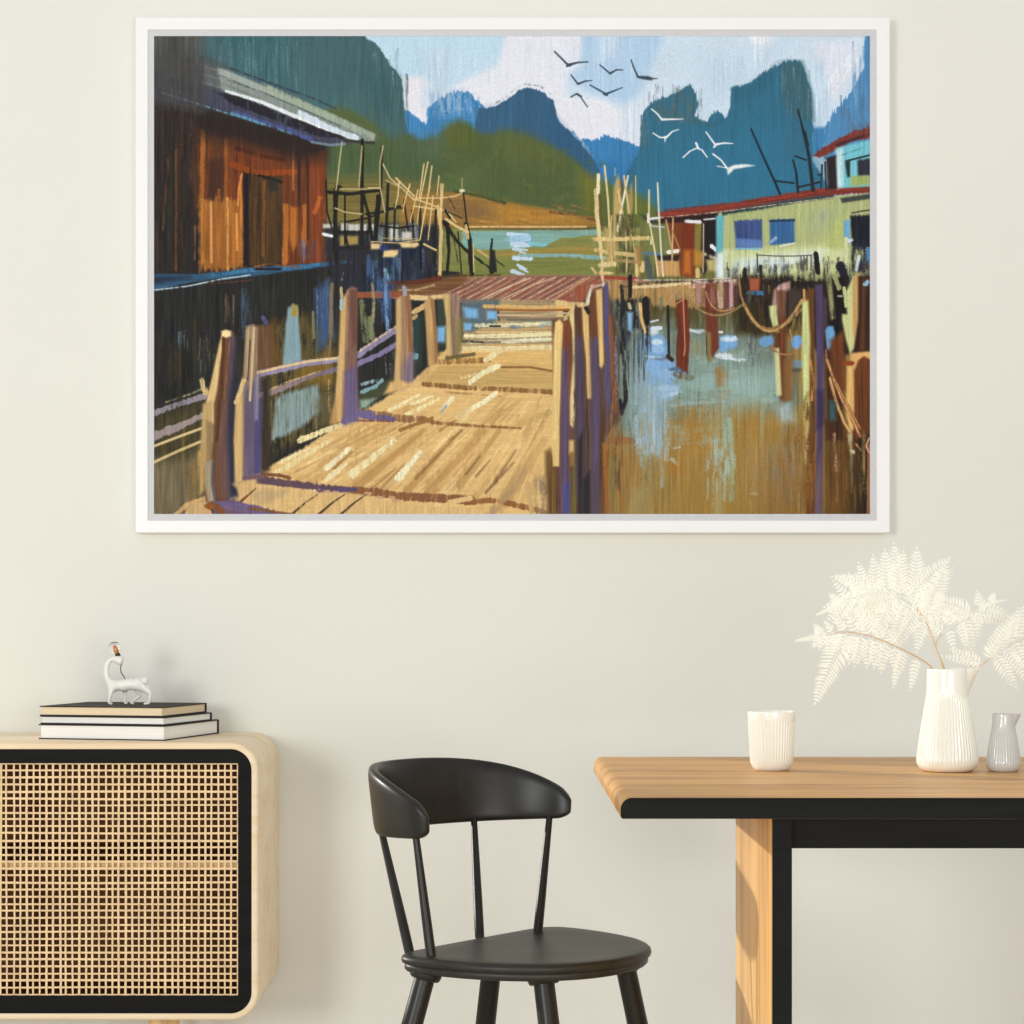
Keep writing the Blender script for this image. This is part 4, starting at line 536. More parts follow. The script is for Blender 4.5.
    L([(587, 303), (590, 292), (592, 286)], 4, (216, 206, 186), w2=3, dry=-.2); L([(556, 302), (570, 304), (584, 305)], 5, (226, 192, 132), dry=-.2); L([(566, 318), (572, 310), (574, 304)], 4, (222, 190, 128), dry=-.1); L([(593, 287), (604, 284)], 3, (196, 160, 140), dry=0); L([(586, 308), (588, 312)], 4, (50, 44, 44)); L([(603, 276), (603, 286)], 1.4, (226, 214, 190))
    # ---- birds
    BD = (58, 76, 92); WH = (236, 242, 246)
    def L(pts, w, col, w2=None, **k): LL(pts, w * .8, col, w2=None if w2 is None else w2 * .7, **k)
    def bird(a, b, c, col, w=2.2, d=None):
        L([a, ((a[0] + b[0]) / 2, (a[1] + b[1]) / 2 + d[0] if d else (a[1] + b[1]) / 2), b], w * .75, col, w2=w * 1.15, var=.02); L([b, ((c[0] + b[0]) / 2, (c[1] + b[1]) / 2 + (d[1] if d else -1)), c], w * 1.3, col, w2=w * .6, var=.02)
    bird((554.5, 51.5), (568, 65), (588, 62), BD, 2.6); L([(567, 66), (571, 65)], 3, BD); bird((571, 75), (578, 84), (592, 80.5), BD, 2.2); bird((600, 65), (610, 73.5), (623, 70), BD, 2.2, (0, -2)); bird((631, 60), (638, 77), (657, 78.5), BD, 2.4, (1, 1)); P([(640, 76), (648, 76), (653, 78), (652, 80.5), (642, 79)], BD, soft=.7); bird((590, 85), (606, 94), (622.5, 87.5), BD, 2.2, (0, 0)); L([(604, 94), (607, 95)], 3, BD); L([(571, 97), (577, 93.5), (580, 96), (587.5, 107)], 2, BD, w2=1.6); L([(577, 94), (581, 96.5)], 2.6, BD)
    bird((651.5, 109), (662, 119.5), (683, 119), WH, 2.2, (-1, 0)); bird((653, 133), (666, 137.5), (678.5, 129.5), WH, 2, (2, -2)); L([(665, 137), (665, 142)], 2.4, WH, w2=1); L([(683, 157.5), (690, 151), (697, 148), (702, 150), (707, 157)], 1.7, WH); L([(696, 143), (698, 148)], 2.6, WH); bird((706, 132), (715, 144.5), (733, 143.5), WH, 2.2, (0, -1)); L([(714, 147), (717, 144)], 2.4, WH); L([(713, 154), (721, 160), (727, 168)], 2, WH); P([(727, 168), (734, 165), (745, 164), (755, 165.5), (744, 167.5), (734, 169), (730, 173), (728, 175), (727, 171)], WH, soft=.7); L([(717, 166), (727, 168)], 1.2, WH)
    # weave of the canvas catching the paint
    g = p.img.mean(2, keepdims=True); p.img = g + (p.img - g) * .9
    p.img *= (1 + .012 * p.nf)[..., None]
    return p.result()
# ---------------------------------------------------------------- the room
import bpy, bmesh, math, random
from mathutils import Vector, Matrix, Quaternion
scene = bpy.context.scene
COL = scene.collection
random.seed(11)
F_PX, VX, VY, CAM_Y, CAM_Z = 2083.0, 506.0, 624.0, -4.68, 0.992
def at(px, py, d):
    """metres: the point that lies at depth d from the viewer in direction (px, py)"""
    return Vector(((px - VX) / F_PX * d, CAM_Y + d, CAM_Z - (py - VY) / F_PX * d))
def lin(c):
    return tuple((v / 255 / 12.92) if v <= 10.3 else ((v / 255 + .055) / 1.055) ** 2.4 for v in c)

# ---------------- materials
def mat(name, rgb, rough=.5, spec=.5, coat=0., metal=0.):
    m = bpy.data.materials.new(name); m.use_nodes = True
    b = m.node_tree.nodes['Principled BSDF']
    b.inputs['Base Color'].default_value = (*lin(rgb), 1); b.inputs['Roughness'].default_value = rough
    b.inputs['Specular IOR Level'].default_value = spec; b.inputs['Coat Weight'].default_value = coat; b.inputs['Metallic'].default_value = metal
    return m
def mottle(m, amount=.06, scale=(3, 3, 3), detail=4, bump=0., bump_scale=None):
    """gentle colour variation and bump from noise"""
    nt = m.node_tree; b = nt.nodes['Principled BSDF']; col = b.inputs['Base Color'].default_value[:]
    tc = nt.nodes.new('ShaderNodeTexCoord'); mp = nt.nodes.new('ShaderNodeMapping'); mp.inputs['Scale'].default_value = scale
    nz = nt.nodes.new('ShaderNodeTexNoise'); nz.inputs['Scale'].default_value = 1; nz.inputs['Detail'].default_value = detail
    rp = nt.nodes.new('ShaderNodeValToRGB'); rp.color_ramp.elements[0].position = .3; rp.color_ramp.elements[1].position = .7
    rp.color_ramp.elements[0].color = (*[c * (1 - amount) for c in col[:3]], 1); rp.color_ramp.elements[1].color = (*[min(1, c * (1 + amount)) for c in col[:3]], 1)
    nt.links.new(tc.outputs['Object'], mp.inputs['Vector']); nt.links.new(mp.outputs[0], nz.inputs['Vector']); nt.links.new(nz.outputs['Fac'], rp.inputs['Fac']); nt.links.new(rp.outputs[0], b.inputs['Base Color'])
    if bump:
        n2 = nt.nodes.new('ShaderNodeTexNoise'); n2.inputs['Scale'].default_value = bump_scale or 200; n2.inputs['Detail'].default_value = 3
        bp = nt.nodes.new('ShaderNodeBump'); bp.inputs['Strength'].default_value = bump; bp.inputs['Distance'].default_value = .001
        nt.links.new((mp if not bump_scale else tc).outputs[0 if not bump_scale else 'Object'], n2.inputs['Vector']); nt.links.new(n2.outputs['Fac'], bp.inputs['Height']); nt.links.new(bp.outputs[0], b.inputs['Normal'])
    return m
def wood(name, light, mid, dark, grain, stripe=None, rough=.45, fine=1., spec=.35):
    """grain = noise scale along x, y, z (small along the fibres); stripe = (axis, width) of the glued staves"""
    m = bpy.data.materials.new(name); m.use_nodes = True; nt = m.node_tree; b = nt.nodes['Principled BSDF']; N = nt.nodes.new; L = nt.links.new
    tc = N('ShaderNodeTexCoord'); mp = N('ShaderNodeMapping'); mp.inputs['Scale'].default_value = grain; L(tc.outputs['Object'], mp.inputs['Vector'])
    vec = mp.outputs[0]; stave = None
    if stripe:
        sp = N('ShaderNodeSeparateXYZ'); L(tc.outputs['Object'], sp.inputs[0])
        dv = N('ShaderNodeMath'); dv.operation = 'DIVIDE'; dv.inputs[1].default_value = stripe[1]; L(sp.outputs[stripe[0]], dv.inputs[0])
        fl = N('ShaderNodeMath'); fl.operation = 'FLOOR'; L(dv.outputs[0], fl.inputs[0])
        wn = N('ShaderNodeTexWhiteNoise'); wn.noise_dimensions = '1D'; L(fl.outputs[0], wn.inputs['W']); stave = wn
        sc = N('ShaderNodeVectorMath'); sc.operation = 'SCALE'; sc.inputs['Scale'].default_value = 17.; L(wn.outputs['Color'], sc.inputs[0])
        ad = N('ShaderNodeVectorMath'); ad.operation = 'ADD'; L(mp.outputs[0], ad.inputs[0]); L(sc.outputs[0], ad.inputs[1]); vec = ad.outputs[0]
    n1 = N('ShaderNodeTexNoise'); n1.inputs['Scale'].default_value = 1; n1.inputs['Detail'].default_value = 6; n1.inputs['Distortion'].default_value = .6; L(vec, n1.inputs['Vector'])
    n2 = N('ShaderNodeTexNoise'); n2.inputs['Scale'].default_value = 5 * fine; n2.inputs['Detail'].default_value = 3; L(vec, n2.inputs['Vector'])
    mx = N('ShaderNodeMath'); mx.operation = 'MULTIPLY_ADD'; mx.inputs[1].default_value = .35; L(n2.outputs['Fac'], mx.inputs[0]); 
    m2 = N('ShaderNodeMath'); m2.operation = 'MULTIPLY'; m2.inputs[1].default_value = .65; L(n1.outputs['Fac'], m2.inputs[0]); L(m2.outputs[0], mx.inputs[2])
    fac = mx.outputs[0]
    if stave:
        m3 = N('ShaderNodeMath'); m3.operation = 'MULTIPLY_ADD'; m3.inputs[1].default_value = .08; L(stave.outputs['Value'], m3.inputs[0])
        m4 = N('ShaderNodeMath'); m4.operation = 'SUBTRACT'; m4.inputs[1].default_value = .04; L(fac, m4.inputs[0]); L(m4.outputs[0], m3.inputs[2]); fac = m3.outputs[0]
    rp = N('ShaderNodeValToRGB'); e = rp.color_ramp.elements; e[0].position = .33; e[0].color = (*lin(dark), 1); e[1].position = .66; e[1].color = (*lin(light), 1); k = e.new(.49); k.color = (*lin(mid), 1)
    L(fac, rp.inputs['Fac']); L(rp.outputs[0], b.inputs['Base Color']); b.inputs['Roughness'].default_value = rough; b.inputs['Specular IOR Level'].default_value = spec
    bp = N('ShaderNodeBump'); bp.inputs['Strength'].default_value = .12; bp.inputs['Distance'].default_value = .001; L(fac, bp.inputs['Height']); L(bp.outputs[0], b.inputs['Normal'])
    return m
M = {}
M['wall'] = mottle(mat('warm_white_wall_paint', (237, 237, 228), .85, .2), .012, (1.2, 1.2, 1.2), 3, .05, 160)
M['floor'] = wood('whitewashed_oak_floor', (236, 228, 214), (228, 218, 202), (214, 202, 184), (.8, 12, 8), (1, .14), .5)
M['frame'] = mottle(mat('white_lacquer', (250, 250, 249), .35, .4), .006, (8, 8, 8))
M['liner'] = mottle(mat('light_grey_linen', (214, 215, 218), .8, .2), .02, (60, 60, 60))
M['birch'] = wood('bent_birch_ply', (254, 236, 206), (248, 226, 190), (236, 207, 166), (1.2, 9, 16), None, .42)
M['birch_edge'] = wood('birch_ply_edge', (240, 208, 154), (228, 190, 132), (204, 162, 106), (3, 9, 60), None, .45)
M['black'] = wood('black_stained_wood', (25, 25, 24), (21, 21, 20), (16, 16, 15), (1.5, 20, 20), None, .6, 1., .12)
M['ebony'] = wood('satin_black_wood', (40, 39, 34), (33, 32, 28), (25, 24, 21), (14, 14, 3), None, .36)
M['ebony_seat'] = wood('satin_black_seat_wood', (56, 54, 46), (46, 44, 38), (34, 33, 28), (2.4, 18, 18), None, .42)
M['inside'] = mottle(mat('dark_interior_shade', (120, 78, 46), .7, .2), .2, (4, 4, 20))  # dark brown stands in for the shade inside the sideboard
M['shelf'] = wood('shelf_birch', (236, 200, 146), (222, 184, 130), (200, 160, 108), (2, 10, 30), None, .5)
M['cane'] = mottle(mat('natural_cane', (243, 210, 162), .5, .35), .13, (26, 26, 26), 3)
M['oak'] = wood('oiled_oak_top', (232, 178, 104), (216, 160, 88), (184, 124, 62), (2.2, 30, 30), (1, .085), .42)
M['oak_leg'] = wood('oiled_oak_leg', (242, 198, 128), (228, 178, 106), (198, 144, 78), (10, 26, 1.4), (1, .075), .45)
M['cover'] = mottle(mat('black_book_cloth', (54, 50, 46), .75, .25), .12, (90, 90, 90), 2, .2, 900)
M['page_white'] = mottle(mat('white_paper_edges', (252, 250, 244), .85, .1), .05, (2, 2, 700), 2)
M['page_cream'] = mottle(mat('cream_paper_edges', (240, 220, 184), .85, .1), .06, (2, 2, 700), 2)
M['resin'] = mottle(mat('white_resin', (246, 244, 236), .32, .5), .01, (20, 20, 20))
M['socket'] = mat('dark_bronze', (58, 50, 42), .4, .5, 0, .6)
M['brass'] = mat('copper_filament_holder', (222, 150, 96), .35, .5, 0, .4)
M['cord'] = mat('grey_cord', (96, 90, 82), .6)
M['porcelain'] = mottle(mat('white_porcelain', (247, 248, 237), .22, .5, .3), .006, (20, 20, 20))
M['porcelain_grey'] = mottle(mat('pale_grey_porcelain', (208, 209, 206), .2, .5, .3), .01, (20, 20, 20))
M['stem'] = mottle(mat('dry_tan_stem', (222, 184, 130), .6, .3), .12, (60, 60, 60))
g = bpy.data.materials.new('clear_glass'); g.use_nodes = True; gb = g.node_tree.nodes['Principled BSDF']
gb.inputs['Base Color'].default_value = (1, 1, 1, 1); gb.inputs['Roughness'].default_value = .02; gb.inputs['Transmission Weight'].default_value = 1; gb.inputs['IOR'].default_value = 1.3; M['glass'] = g
f = bpy.data.materials.new('bleached_fern_leaf'); f.use_nodes = True; nt = f.node_tree; b = nt.nodes['Principled BSDF']
b.inputs['Base Color'].default_value = (*lin((254, 254, 246)), 1); b.inputs['Roughness'].default_value = .7; b.inputs['Specular IOR Level'].default_value = .15
tr = nt.nodes.new('ShaderNodeBsdfTranslucent'); tr.inputs['Color'].default_value = (*lin((254, 254, 243)), 1); mxs = nt.nodes.new('ShaderNodeMixShader'); mxs.inputs[0].default_value = .3
nt.links.new(b.outputs[0], mxs.inputs[1]); nt.links.new(tr.outputs[0], mxs.inputs[2]); nt.links.new(mxs.outputs[0], nt.nodes['Material Output'].inputs['Surface']); M['fern'] = f
# oil paint: colour per stroke, held on the canvas mesh
pm = bpy.data.materials.new('painted_canvas'); pm.use_nodes = True; nt = pm.node_tree; b = nt.nodes['Principled BSDF']
at_ = nt.nodes.new('ShaderNodeAttribute'); at_.attribute_name = 'paint'; nt.links.new(at_.outputs['Color'], b.inputs['Base Color']); b.inputs['Roughness'].default_value = .75; b.inputs['Specular IOR Level'].default_value = .08
M['paint'] = pm

# ---------------- object helpers
def finish(name, bm, m, parent=None, smooth=None):
    me = bpy.data.meshes.new(name); bmesh.ops.recalc_face_normals(bm, faces=bm.faces[:]); bm.to_mesh(me); bm.free()
    o = bpy.data.objects.new(name, me); COL.objects.link(o)
    for q in (m if isinstance(m, (list, tuple)) else [m]): me.materials.append(q)
    if smooth is not None:
        me.polygons.foreach_set('use_smooth', [True] * len(me.polygons))
        if smooth < 180: me.set_sharp_from_angle(angle=math.radians(smooth))
    if parent:
        o.parent = parent; o.matrix_parent_inverse = parent.matrix_world.inverted()
    return o
def thing(name, loc, label, cat, group=None, rz=0):
    o = bpy.data.objects.new(name, None); o.location = loc; o.rotation_euler = (0, 0, rz); o.empty_display_size = .05; COL.objects.link(o)
    o.matrix_world = Matrix.LocRotScale(Vector(loc), Quaternion((0, 0, 1), rz), None)
    return tag(o, label, cat, group)
def tag(o, label, cat, group=None):
    o['label'] = label; o['category'] = cat
    if group: o['group'] = group
    return o
def box(bm, x0, x1, y0, y1, z0, z1, bev=0., seg=2):
    r = bmesh.ops.create_cube(bm, size=1); vs = r['verts']
    for v in vs: v.co = Vector((x0 + (v.co.x + .5) * (x1 - x0), y0 + (v.co.y + .5) * (y1 - y0), z0 + (v.co.z + .5) * (z1 - z0)))
    if bev:
        es = {e for v in vs for e in v.link_edges}; bmesh.ops.bevel(bm, geom=list(es), offset=bev, segments=seg, profile=.5, affect='EDGES')
    return bm
def bridge(bm, a, b, close=True):
    n = len(a)
    for i in range(n if close else n - 1):
        j = (i + 1) % n
        try: bm.faces.new((a[i], a[j], b[j], b[i]))
        except ValueError: pass
def ring_verts(bm, pts): return [bm.verts.new(p) for p in pts]
def loft(bm, rings, cap0=True, cap1=True):
    vs = [ring_verts(bm, r) for r in rings]
    for a, b in zip(vs, vs[1:]): bridge(bm, a, b)
    if cap0: bm.faces.new(vs[0][::-1])
    if cap1: bm.faces.new(vs[-1])
    return vs
def tube(bm, pts, rad, n=12, cap=True):
    """round bar through pts with radii rad"""
    pts = [Vector(p) for p in pts]; rs = rad if isinstance(rad, (list, tuple)) else [rad] * len(pts)
    rings = []; up = None
    for i, p in enumerate(pts):
        t = (pts[min(i + 1, len(pts) - 1)] - pts[max(i - 1, 0)]).normalized()
        if up is None: up = Vector((0, 1, 0)) if abs(t.y) < .9 else Vector((1, 0, 0))
        s = t.cross(up).normalized(); up = s.cross(t).normalized()
        rings.append([p + (s * math.cos(a) + up * math.sin(a)) * rs[i] for a in [k * 2 * math.pi / n for k in range(n)]])
    loft(bm, rings, cap, cap)
    return bm
def rrect(x0, x1, z0, z1, r, n=10, rs=None):
    """rounded rectangle in x, z, anticlockwise from lower right; rs = radii of lower right, upper right, upper left, lower left"""
    rs = rs or (r,) * 4; out = []
    for (cx, cz, a0), q in zip(((x1, z0, -90), (x1, z1, 0), (x0, z1, 90), (x0, z0, 180)), rs):
        ox = cx - q if cx == x1 else cx + q; oz = cz + q if cz == z0 else cz - q
        for k in range(n + 1):
            a = math.radians(a0 + 90 * k / n); out.append((ox + q * math.cos(a), oz + q * math.sin(a)))
    return out
def lathe(bm, prof, n=96, flute=None):
    """prof = [(r, z)], first and last may have r 0; flute(r, z, angle) gives the radius"""
    rings = []
    for r, z in prof:
        rings.append([((flute(r, z, a) if flute else r) * math.cos(a), (flute(r, z, a) if flute else r) * math.sin(a), z) for a in [k * 2 * math.pi / n for k in range(n)]])
    return loft(bm, rings, True, True)

# ---------------- setting
WX0, WX1, WZ0, WZ1 = -2.75, -1.24, .80, 2.45      # unseen opening left of the view, added so sun gets past the wall
bm = bmesh.new()
rg = [[bm.verts.new((x, y, z)) for x, z in q] for y in (0, .12) for q in ([(-3.6, -.02), (4.2, -.02), (4.2, 3.0), (-3.6, 3.0)], [(WX0, WZ0), (WX1, WZ0), (WX1, WZ1), (WX0, WZ1)])]
bridge(bm, rg[0], rg[1]); bridge(bm, rg[2], rg[3]); bridge(bm, rg[0], rg[2]); bridge(bm, rg[1], rg[3])
w = finish('wall_back', bm, M['wall']); w['kind'] = 'structure'
bm = bmesh.new()
for x0, x1, z0, z1 in ((WX0 + .001, WX1 - .001, WZ0 + .001, WZ0 + .04), (WX0 + .001, WX1 - .001, WZ1 - .04, WZ1 - .001), (WX0 + .001, WX0 + .04, WZ0 + .04, WZ1 - .04), (WX1 - .03, WX1 - .001, WZ0 + .04, WZ1 - .04)): box(bm, x0, x1, .05, .10, z0, z1)
w = finish('added_window_1', bm, M['frame']); w['kind'] = 'structure'
bm = bmesh.new(); box(bm, -4.2, 4.2, -7.5, 0, -.1, 0); w = finish('floor', bm, M['floor']); w['kind'] = 'structure'
bm = bmesh.new()
loft(bm, [[(x, y, z) for y, z in ((-.001, 0.001), (-.014, 0.001), (-.014, .062), (-.010, .07), (-.001, .07))] for x in (-3.6, 4.2)]); w = finish('baseboard_back', bm, M['frame']); w['kind'] = 'structure'

# ---------------- framed picture
PY = -.046; PD = PY - CAM_Y
def wall_xz(px, py, d): p = at(px, py, d); return p.x, p.z
fx0, fz1 = wall_xz(135.3, 17, PD); fx1, fz0 = wall_xz(890, 532.8, PD)
ix0, iz1 = wall_xz(148, 29.6, PD); ix1, iz0 = wall_xz(876.6, 520.4, PD)
pic = thing('framed_picture', ((fx0 + fx1) / 2, -.002, fz0), 'large white framed painting of a wooden pier by huts and mountains, on the wall', 'picture')
bm = bmesh.new()
def rect(x0, x1, z0, z1, y): return [(x1, y, z0), (x1, y, z1), (x0, y, z1), (x0, y, z0)]
e = .0015
rings = [rect(fx0, fx1, fz0, fz1, -.002), rect(fx0, fx1, fz0, fz1, PY + e), rect(fx0 + e, fx1 - e, fz0 + e, fz1 - e, PY), rect(ix0 - e, ix1 + e, iz0 - e, iz1 + e, PY), rect(ix0, ix1, iz0, iz1, PY + e), rect(ix0, ix1, iz0, iz1, -.006)]
vs = [ring_verts(bm, r) for r in rings]
for a, b2 in zip(vs, vs[1:]): bridge(bm, a, b2)
bridge(bm, vs[-1], vs[0]); finish('frame', bm, M['frame'], pic)
LD = PD + .003
lx0, lz1 = wall_xz(154, 36, LD); lx1, lz0 = wall_xz(870, 514, LD)
bm = bmesh.new(); a = ring_verts(bm, rect(ix0 + .0002, ix1 - .0002, iz0 + .0002, iz1 - .0002, PY + .003)); b2 = ring_verts(bm, rect(lx0, lx1, lz0, lz1, PY + .003)); c2 = ring_verts(bm, rect(lx0, lx1, lz0, lz1, PY + .012)); d2 = ring_verts(bm, rect(ix0 + .0002, ix1 - .0002, iz0 + .0002, iz1 - .0002, PY + .012))
bridge(bm, a, b2); bridge(bm, b2, c2); bridge(bm, c2, d2); bridge(bm, d2, a); lo = finish('inner_border', bm, M['liner'], pic); lo['label'] = 'light grey border inside the frame'
art = paint_picture(); h_, w_ = art.shape[:2]
# one grid cell per paint sample; the canvas sits just behind the grey border
CY = PY + .0045
gx = np.linspace(lx0 - .0005, lx1 + .0005, w_ + 1); gz = np.linspace(lz1 + .0005, lz0 - .0005, h_ + 1)
GX, GZ = np.meshgrid(gx, gz); n_v = GX.size
co = np.stack([GX, np.full_like(GX, CY), GZ], -1).reshape(-1).astype(np.float32)
idx = np.arange(n_v, dtype=np.int32).reshape(h_ + 1, w_ + 1)
quads = np.stack([idx[1:, :-1], idx[1:, 1:], idx[:-1, 1:], idx[:-1, :-1]], -1).reshape(-1)
me = bpy.data.meshes.new('canvas'); me.vertices.add(n_v); me.vertices.foreach_set('co', co)
nq = h_ * w_; me.loops.add(nq * 4); me.loops.foreach_set('vertex_index', quads.astype(np.int32)); me.polygons.add(nq)
me.polygons.foreach_set('loop_start', np.arange(0, nq * 4, 4, dtype=np.int32)); me.update(calc_edges=True)
s_ = art.reshape(-1, 3) / 255.0; l_ = np.where(s_ <= .04045, s_ / 12.92, ((s_ + .055) / 1.055) ** 2.4) * PAINT_GAIN
ca = me.color_attributes.new('paint', 'FLOAT_COLOR', 'CORNER'); c4 = np.ones((nq, 4, 4), np.float32); c4[:, :, :3] = l_[:, None, :]; ca.data.foreach_set('color', c4.reshape(-1))
me.materials.append(M['paint']); o = bpy.data.objects.new('canvas', me); COL.objects.link(o); o.parent = pic; o.matrix_parent_inverse = pic.matrix_world.inverted(); o['label'] = 'painted canvas with pier, huts, mountains and birds'

# ---------------- sideboard
SX0, SX1, SZ0, SZ1, SF, SB, ST = -1.80, -.509, .176, .749, -.395, -.004, .0145
side = thing('sideboard', ((SX0 + SX1) / 2, -.2, 0), 'pale wood sideboard with rounded corners and woven cane doors, against the wall', 'sideboard')
bm = bmesh.new()
def ringy(d, y, r): return [(x, y, z) for x, z in rrect(SX0 + d, SX1 - d, SZ0 + d, SZ1 - d, r, 14)]
R0 = .058
prof = [(0.004, SB, R0 - .004), (0, SB - .006, R0), (0, SF + .007, R0), (.0012, SF + .003, R0 - .0012), (.0035, SF + .0008, R0 - .0035), (.006, SF, R0 - .006), (ST - .001, SF, R0 - ST + .001), (ST, SF + .001, R0 - ST), (ST, SB, R0 - ST)]
vs = [ring_verts(bm, ringy(*p)) for p in prof]
for a, b2 in zip(vs, vs[1:]): bridge(bm, a, b2)
bridge(bm, vs[-1], vs[0])
finish('body', bm, M['birch'], side, 40)
bm = bmesh.new(); IN = ST + .0006
vs = [ring_verts(bm, [(x, y, z) for x, z in rrect(SX0 + dd, SX1 - dd, SZ0 + dd, SZ1 - dd, R0 - ST, 10)]) for dd, y in ((IN, SF + .03), (IN, SB - .002), (IN + .004, SB - .006), (IN + .004, SF + .03))]
bridge(bm, vs[0], vs[1]); bridge(bm, vs[2], vs[3]); bridge(bm, vs[3], vs[0]); bm.faces.new(vs[1]); bm.faces.new(vs[2]); bo = finish('lining', bm, M['inside'], side, 40); bo['label'] = 'inner lining coloured dark as shade behind the cane'
bm = bmesh.new(); box(bm, SX0 + IN + .006, SX1 - IN - .006, SF + .018, SB - .01, .484, .501, .001); so = finish('shelf', bm, M['inside'], side); bm = bmesh.new(); box(bm, SX0 + IN + .006, SX1 - IN - .006, SF + .0165, SF + .018, .484, .501); so = finish('shelf_edge', bm, M['shelf'], so); so['label'] = 'pale shelf edge seen through the cane'  # shelf board takes the painted shade colour; only its front edge stays pale
def hole_plate(bm, outer, inner, y0, y1):
    """flat plate with a hole, from y0 to y1"""
    def loop(pts, y):
        vs = ring_verts(bm, [(x, y, z) for x, z in pts]); return vs, [bm.edges.new((vs[i], vs[(i + 1) % len(vs)])) for i in range(len(vs))]
    fo, feo = loop(outer, y0); fi, fei = loop(inner, y0); bo, beo = loop(outer, y1); bi, bei = loop(inner, y1)
    bmesh.ops.triangle_fill(bm, edges=feo + fei, use_beauty=True); bmesh.ops.triangle_fill(bm, edges=beo + bei, use_beauty=True)
    bridge(bm, fo, bo); bridge(bm, fi, bi)
def cane_mesh(x0, x1, z0, z1, yf):
    rnd = random.Random(5); bm = bmesh.new(); px_, pz_ = .01345, .0143
    nx, nz = round((x1 - x0) / px_), round((z1 - z0) / pz_); px_, pz_ = (x1 - x0) / nx, (z1 - z0) / nz
    amp, th = .0010, .0006
    def strand(path, wdir, w):
        rings = []
        for p in path: rings.append([p + wdir * (w * a) + Vector((0, th * b, 0)) for a, b in ((-.5, -.4), (-.25, -1), (.25, -1), (.5, -.4), (.5, 1), (-.5, 1))])
        loft(bm, rings)
    for i in range(nx + 1):
        xo = rnd.uniform(-.0011, .0011) if 0 < i < nx else 0; sl = rnd.uniform(-.0012, .0012) if 0 < i < nx else 0; w = rnd.uniform(.0033, .0048); ph = rnd.uniform(0, 6)
        strand([Vector((x0 + i * px_ + xo + sl * math.sin(j * .13 + ph), yf + amp * (1 if (i + j) % 2 else -1), z0 + j * pz_)) for j in range(nz + 1)], Vector((1, 0, 0)), w)
    for j in range(nz + 1):
        zo = rnd.uniform(-.0012, .0012) if 0 < j < nz else 0; sl = rnd.uniform(-.0012, .0012) if 0 < j < nz else 0; w = rnd.uniform(.0033, .0046); ph = rnd.uniform(0, 6)
        strand([Vector((x0 + i * px_, yf - amp * (1 if (i + j) % 2 else -1), z0 + j * pz_ + zo + sl * math.sin(i * .11 + ph))) for i in range(nx + 1)], Vector((0, 0, 1)), w)
    return bm
DX1, DX0 = SX1 - ST - .0006, -1.1537; DZ0, DZ1 = SZ0 + ST + .0006, SZ1 - ST - .0006
RD = R0 - ST - .001; CX1, CZ0, CZ1 = -.5514, .2270, .7055; CX0 = DX0 + .0295
bm = bmesh.new(); hole_plate(bm, rrect(DX0, DX1, DZ0, DZ1, RD, 12, (RD, RD, .002, .002)), [(CX1, CZ0), (CX1, CZ1), (CX0, CZ1), (CX0, CZ0)], SF + .002, SF + .016)
door = finish('door', bm, M['black'], side); door['label'] = 'black framed door with cane panel'
cm = cane_mesh(CX0 + .001, CX1 - .001, CZ0 + .001, CZ1 - .001, SF + .0066); cane = finish('cane_panel', cm, M['cane'], door, 50)
# the second door, hinged at the other end: a mirrored copy
bm = bmesh.new(); MX = SX0 + SX1
hole_plate(bm, rrect(MX - DX1, MX - DX0, DZ0, DZ1, RD, 12, (.002, .002, RD, RD)), [(MX - CX0, CZ0), (MX - CX0, CZ1), (MX - CX1, CZ1), (MX - CX1, CZ0)], SF + .002, SF + .016)
door2 = finish('door', bm, M['black'], side); door2['label'] = 'black framed door with cane panel'
cane2 = cane.copy(); COL.objects.link(cane2); cane2.parent = door2; cane2.matrix_parent_inverse = Matrix.Identity(4); cane2.location = cane.location + Vector(((MX - CX1) - CX0, 0, 0))
for lx in (-.735, -1.56):
    for ly in (-.30, -.085):
        bm = bmesh.new(); tube(bm, [(lx, ly, SZ0), (lx, ly, SZ0 - .02), (lx, ly, 0)], [.017, .017, .011], 20); finish('leg', bm, M['birch_edge'], side, 50)

# ---------------- books
def book(corner, ux, wid, dep, z, h, cov, pages, label):
    """corner = near corner (x, y); ux = angle of the long near side"""
    ca_, sa_ = math.cos(ux), math.sin(ux); c = Vector((corner[0] - ca_ * wid / 2 - sa_ * dep / 2, corner[1] - sa_ * wid / 2 + ca_ * dep / 2, z))
    b_ = thing('book', c, label, 'book', 'books stacked on the sideboard', ux)
    ct = .0024; W, Dp = wid / 2, dep / 2
    bm = bmesh.new(); box(bm, -W, W, -Dp, Dp, 0, ct, .0006, 1); box(bm, -W, W, -Dp, Dp, h - ct, h, .0006, 1); box(bm, -W, W, Dp - ct, Dp, ct * .5, h - ct * .5, .0006, 1)
    o = finish('cover', bm, cov); o.parent = b_
    bm = bmesh.new(); box(bm, -W + .004, W - .004, -Dp + .004, Dp - ct, ct, h - ct); o = finish('pages', bm, pages); o.parent = b_; o['label'] = 'pale page edges'
    return b_
A = math.radians(-14)
z0 = SZ1
book((-.709, -.35), A, .287, .300, z0, .0315, M['cover'], M['page_white'], 'thick black covered book with white pages at the bottom of the stack')
book((-.711, -.345), A - .02, .285, .250, z0 + .0317, .0172, M['cover'], M['page_white'], 'thin black covered book with white pages in the middle of the stack')
book((-.7145, -.342), A + .01, .279, .246, z0 + .0491, .0208, M['cover'], M['page_cream'], 'black covered book with cream pages on top of the stack, under the animal lamp')
zt = z0 + .0491 + .0208

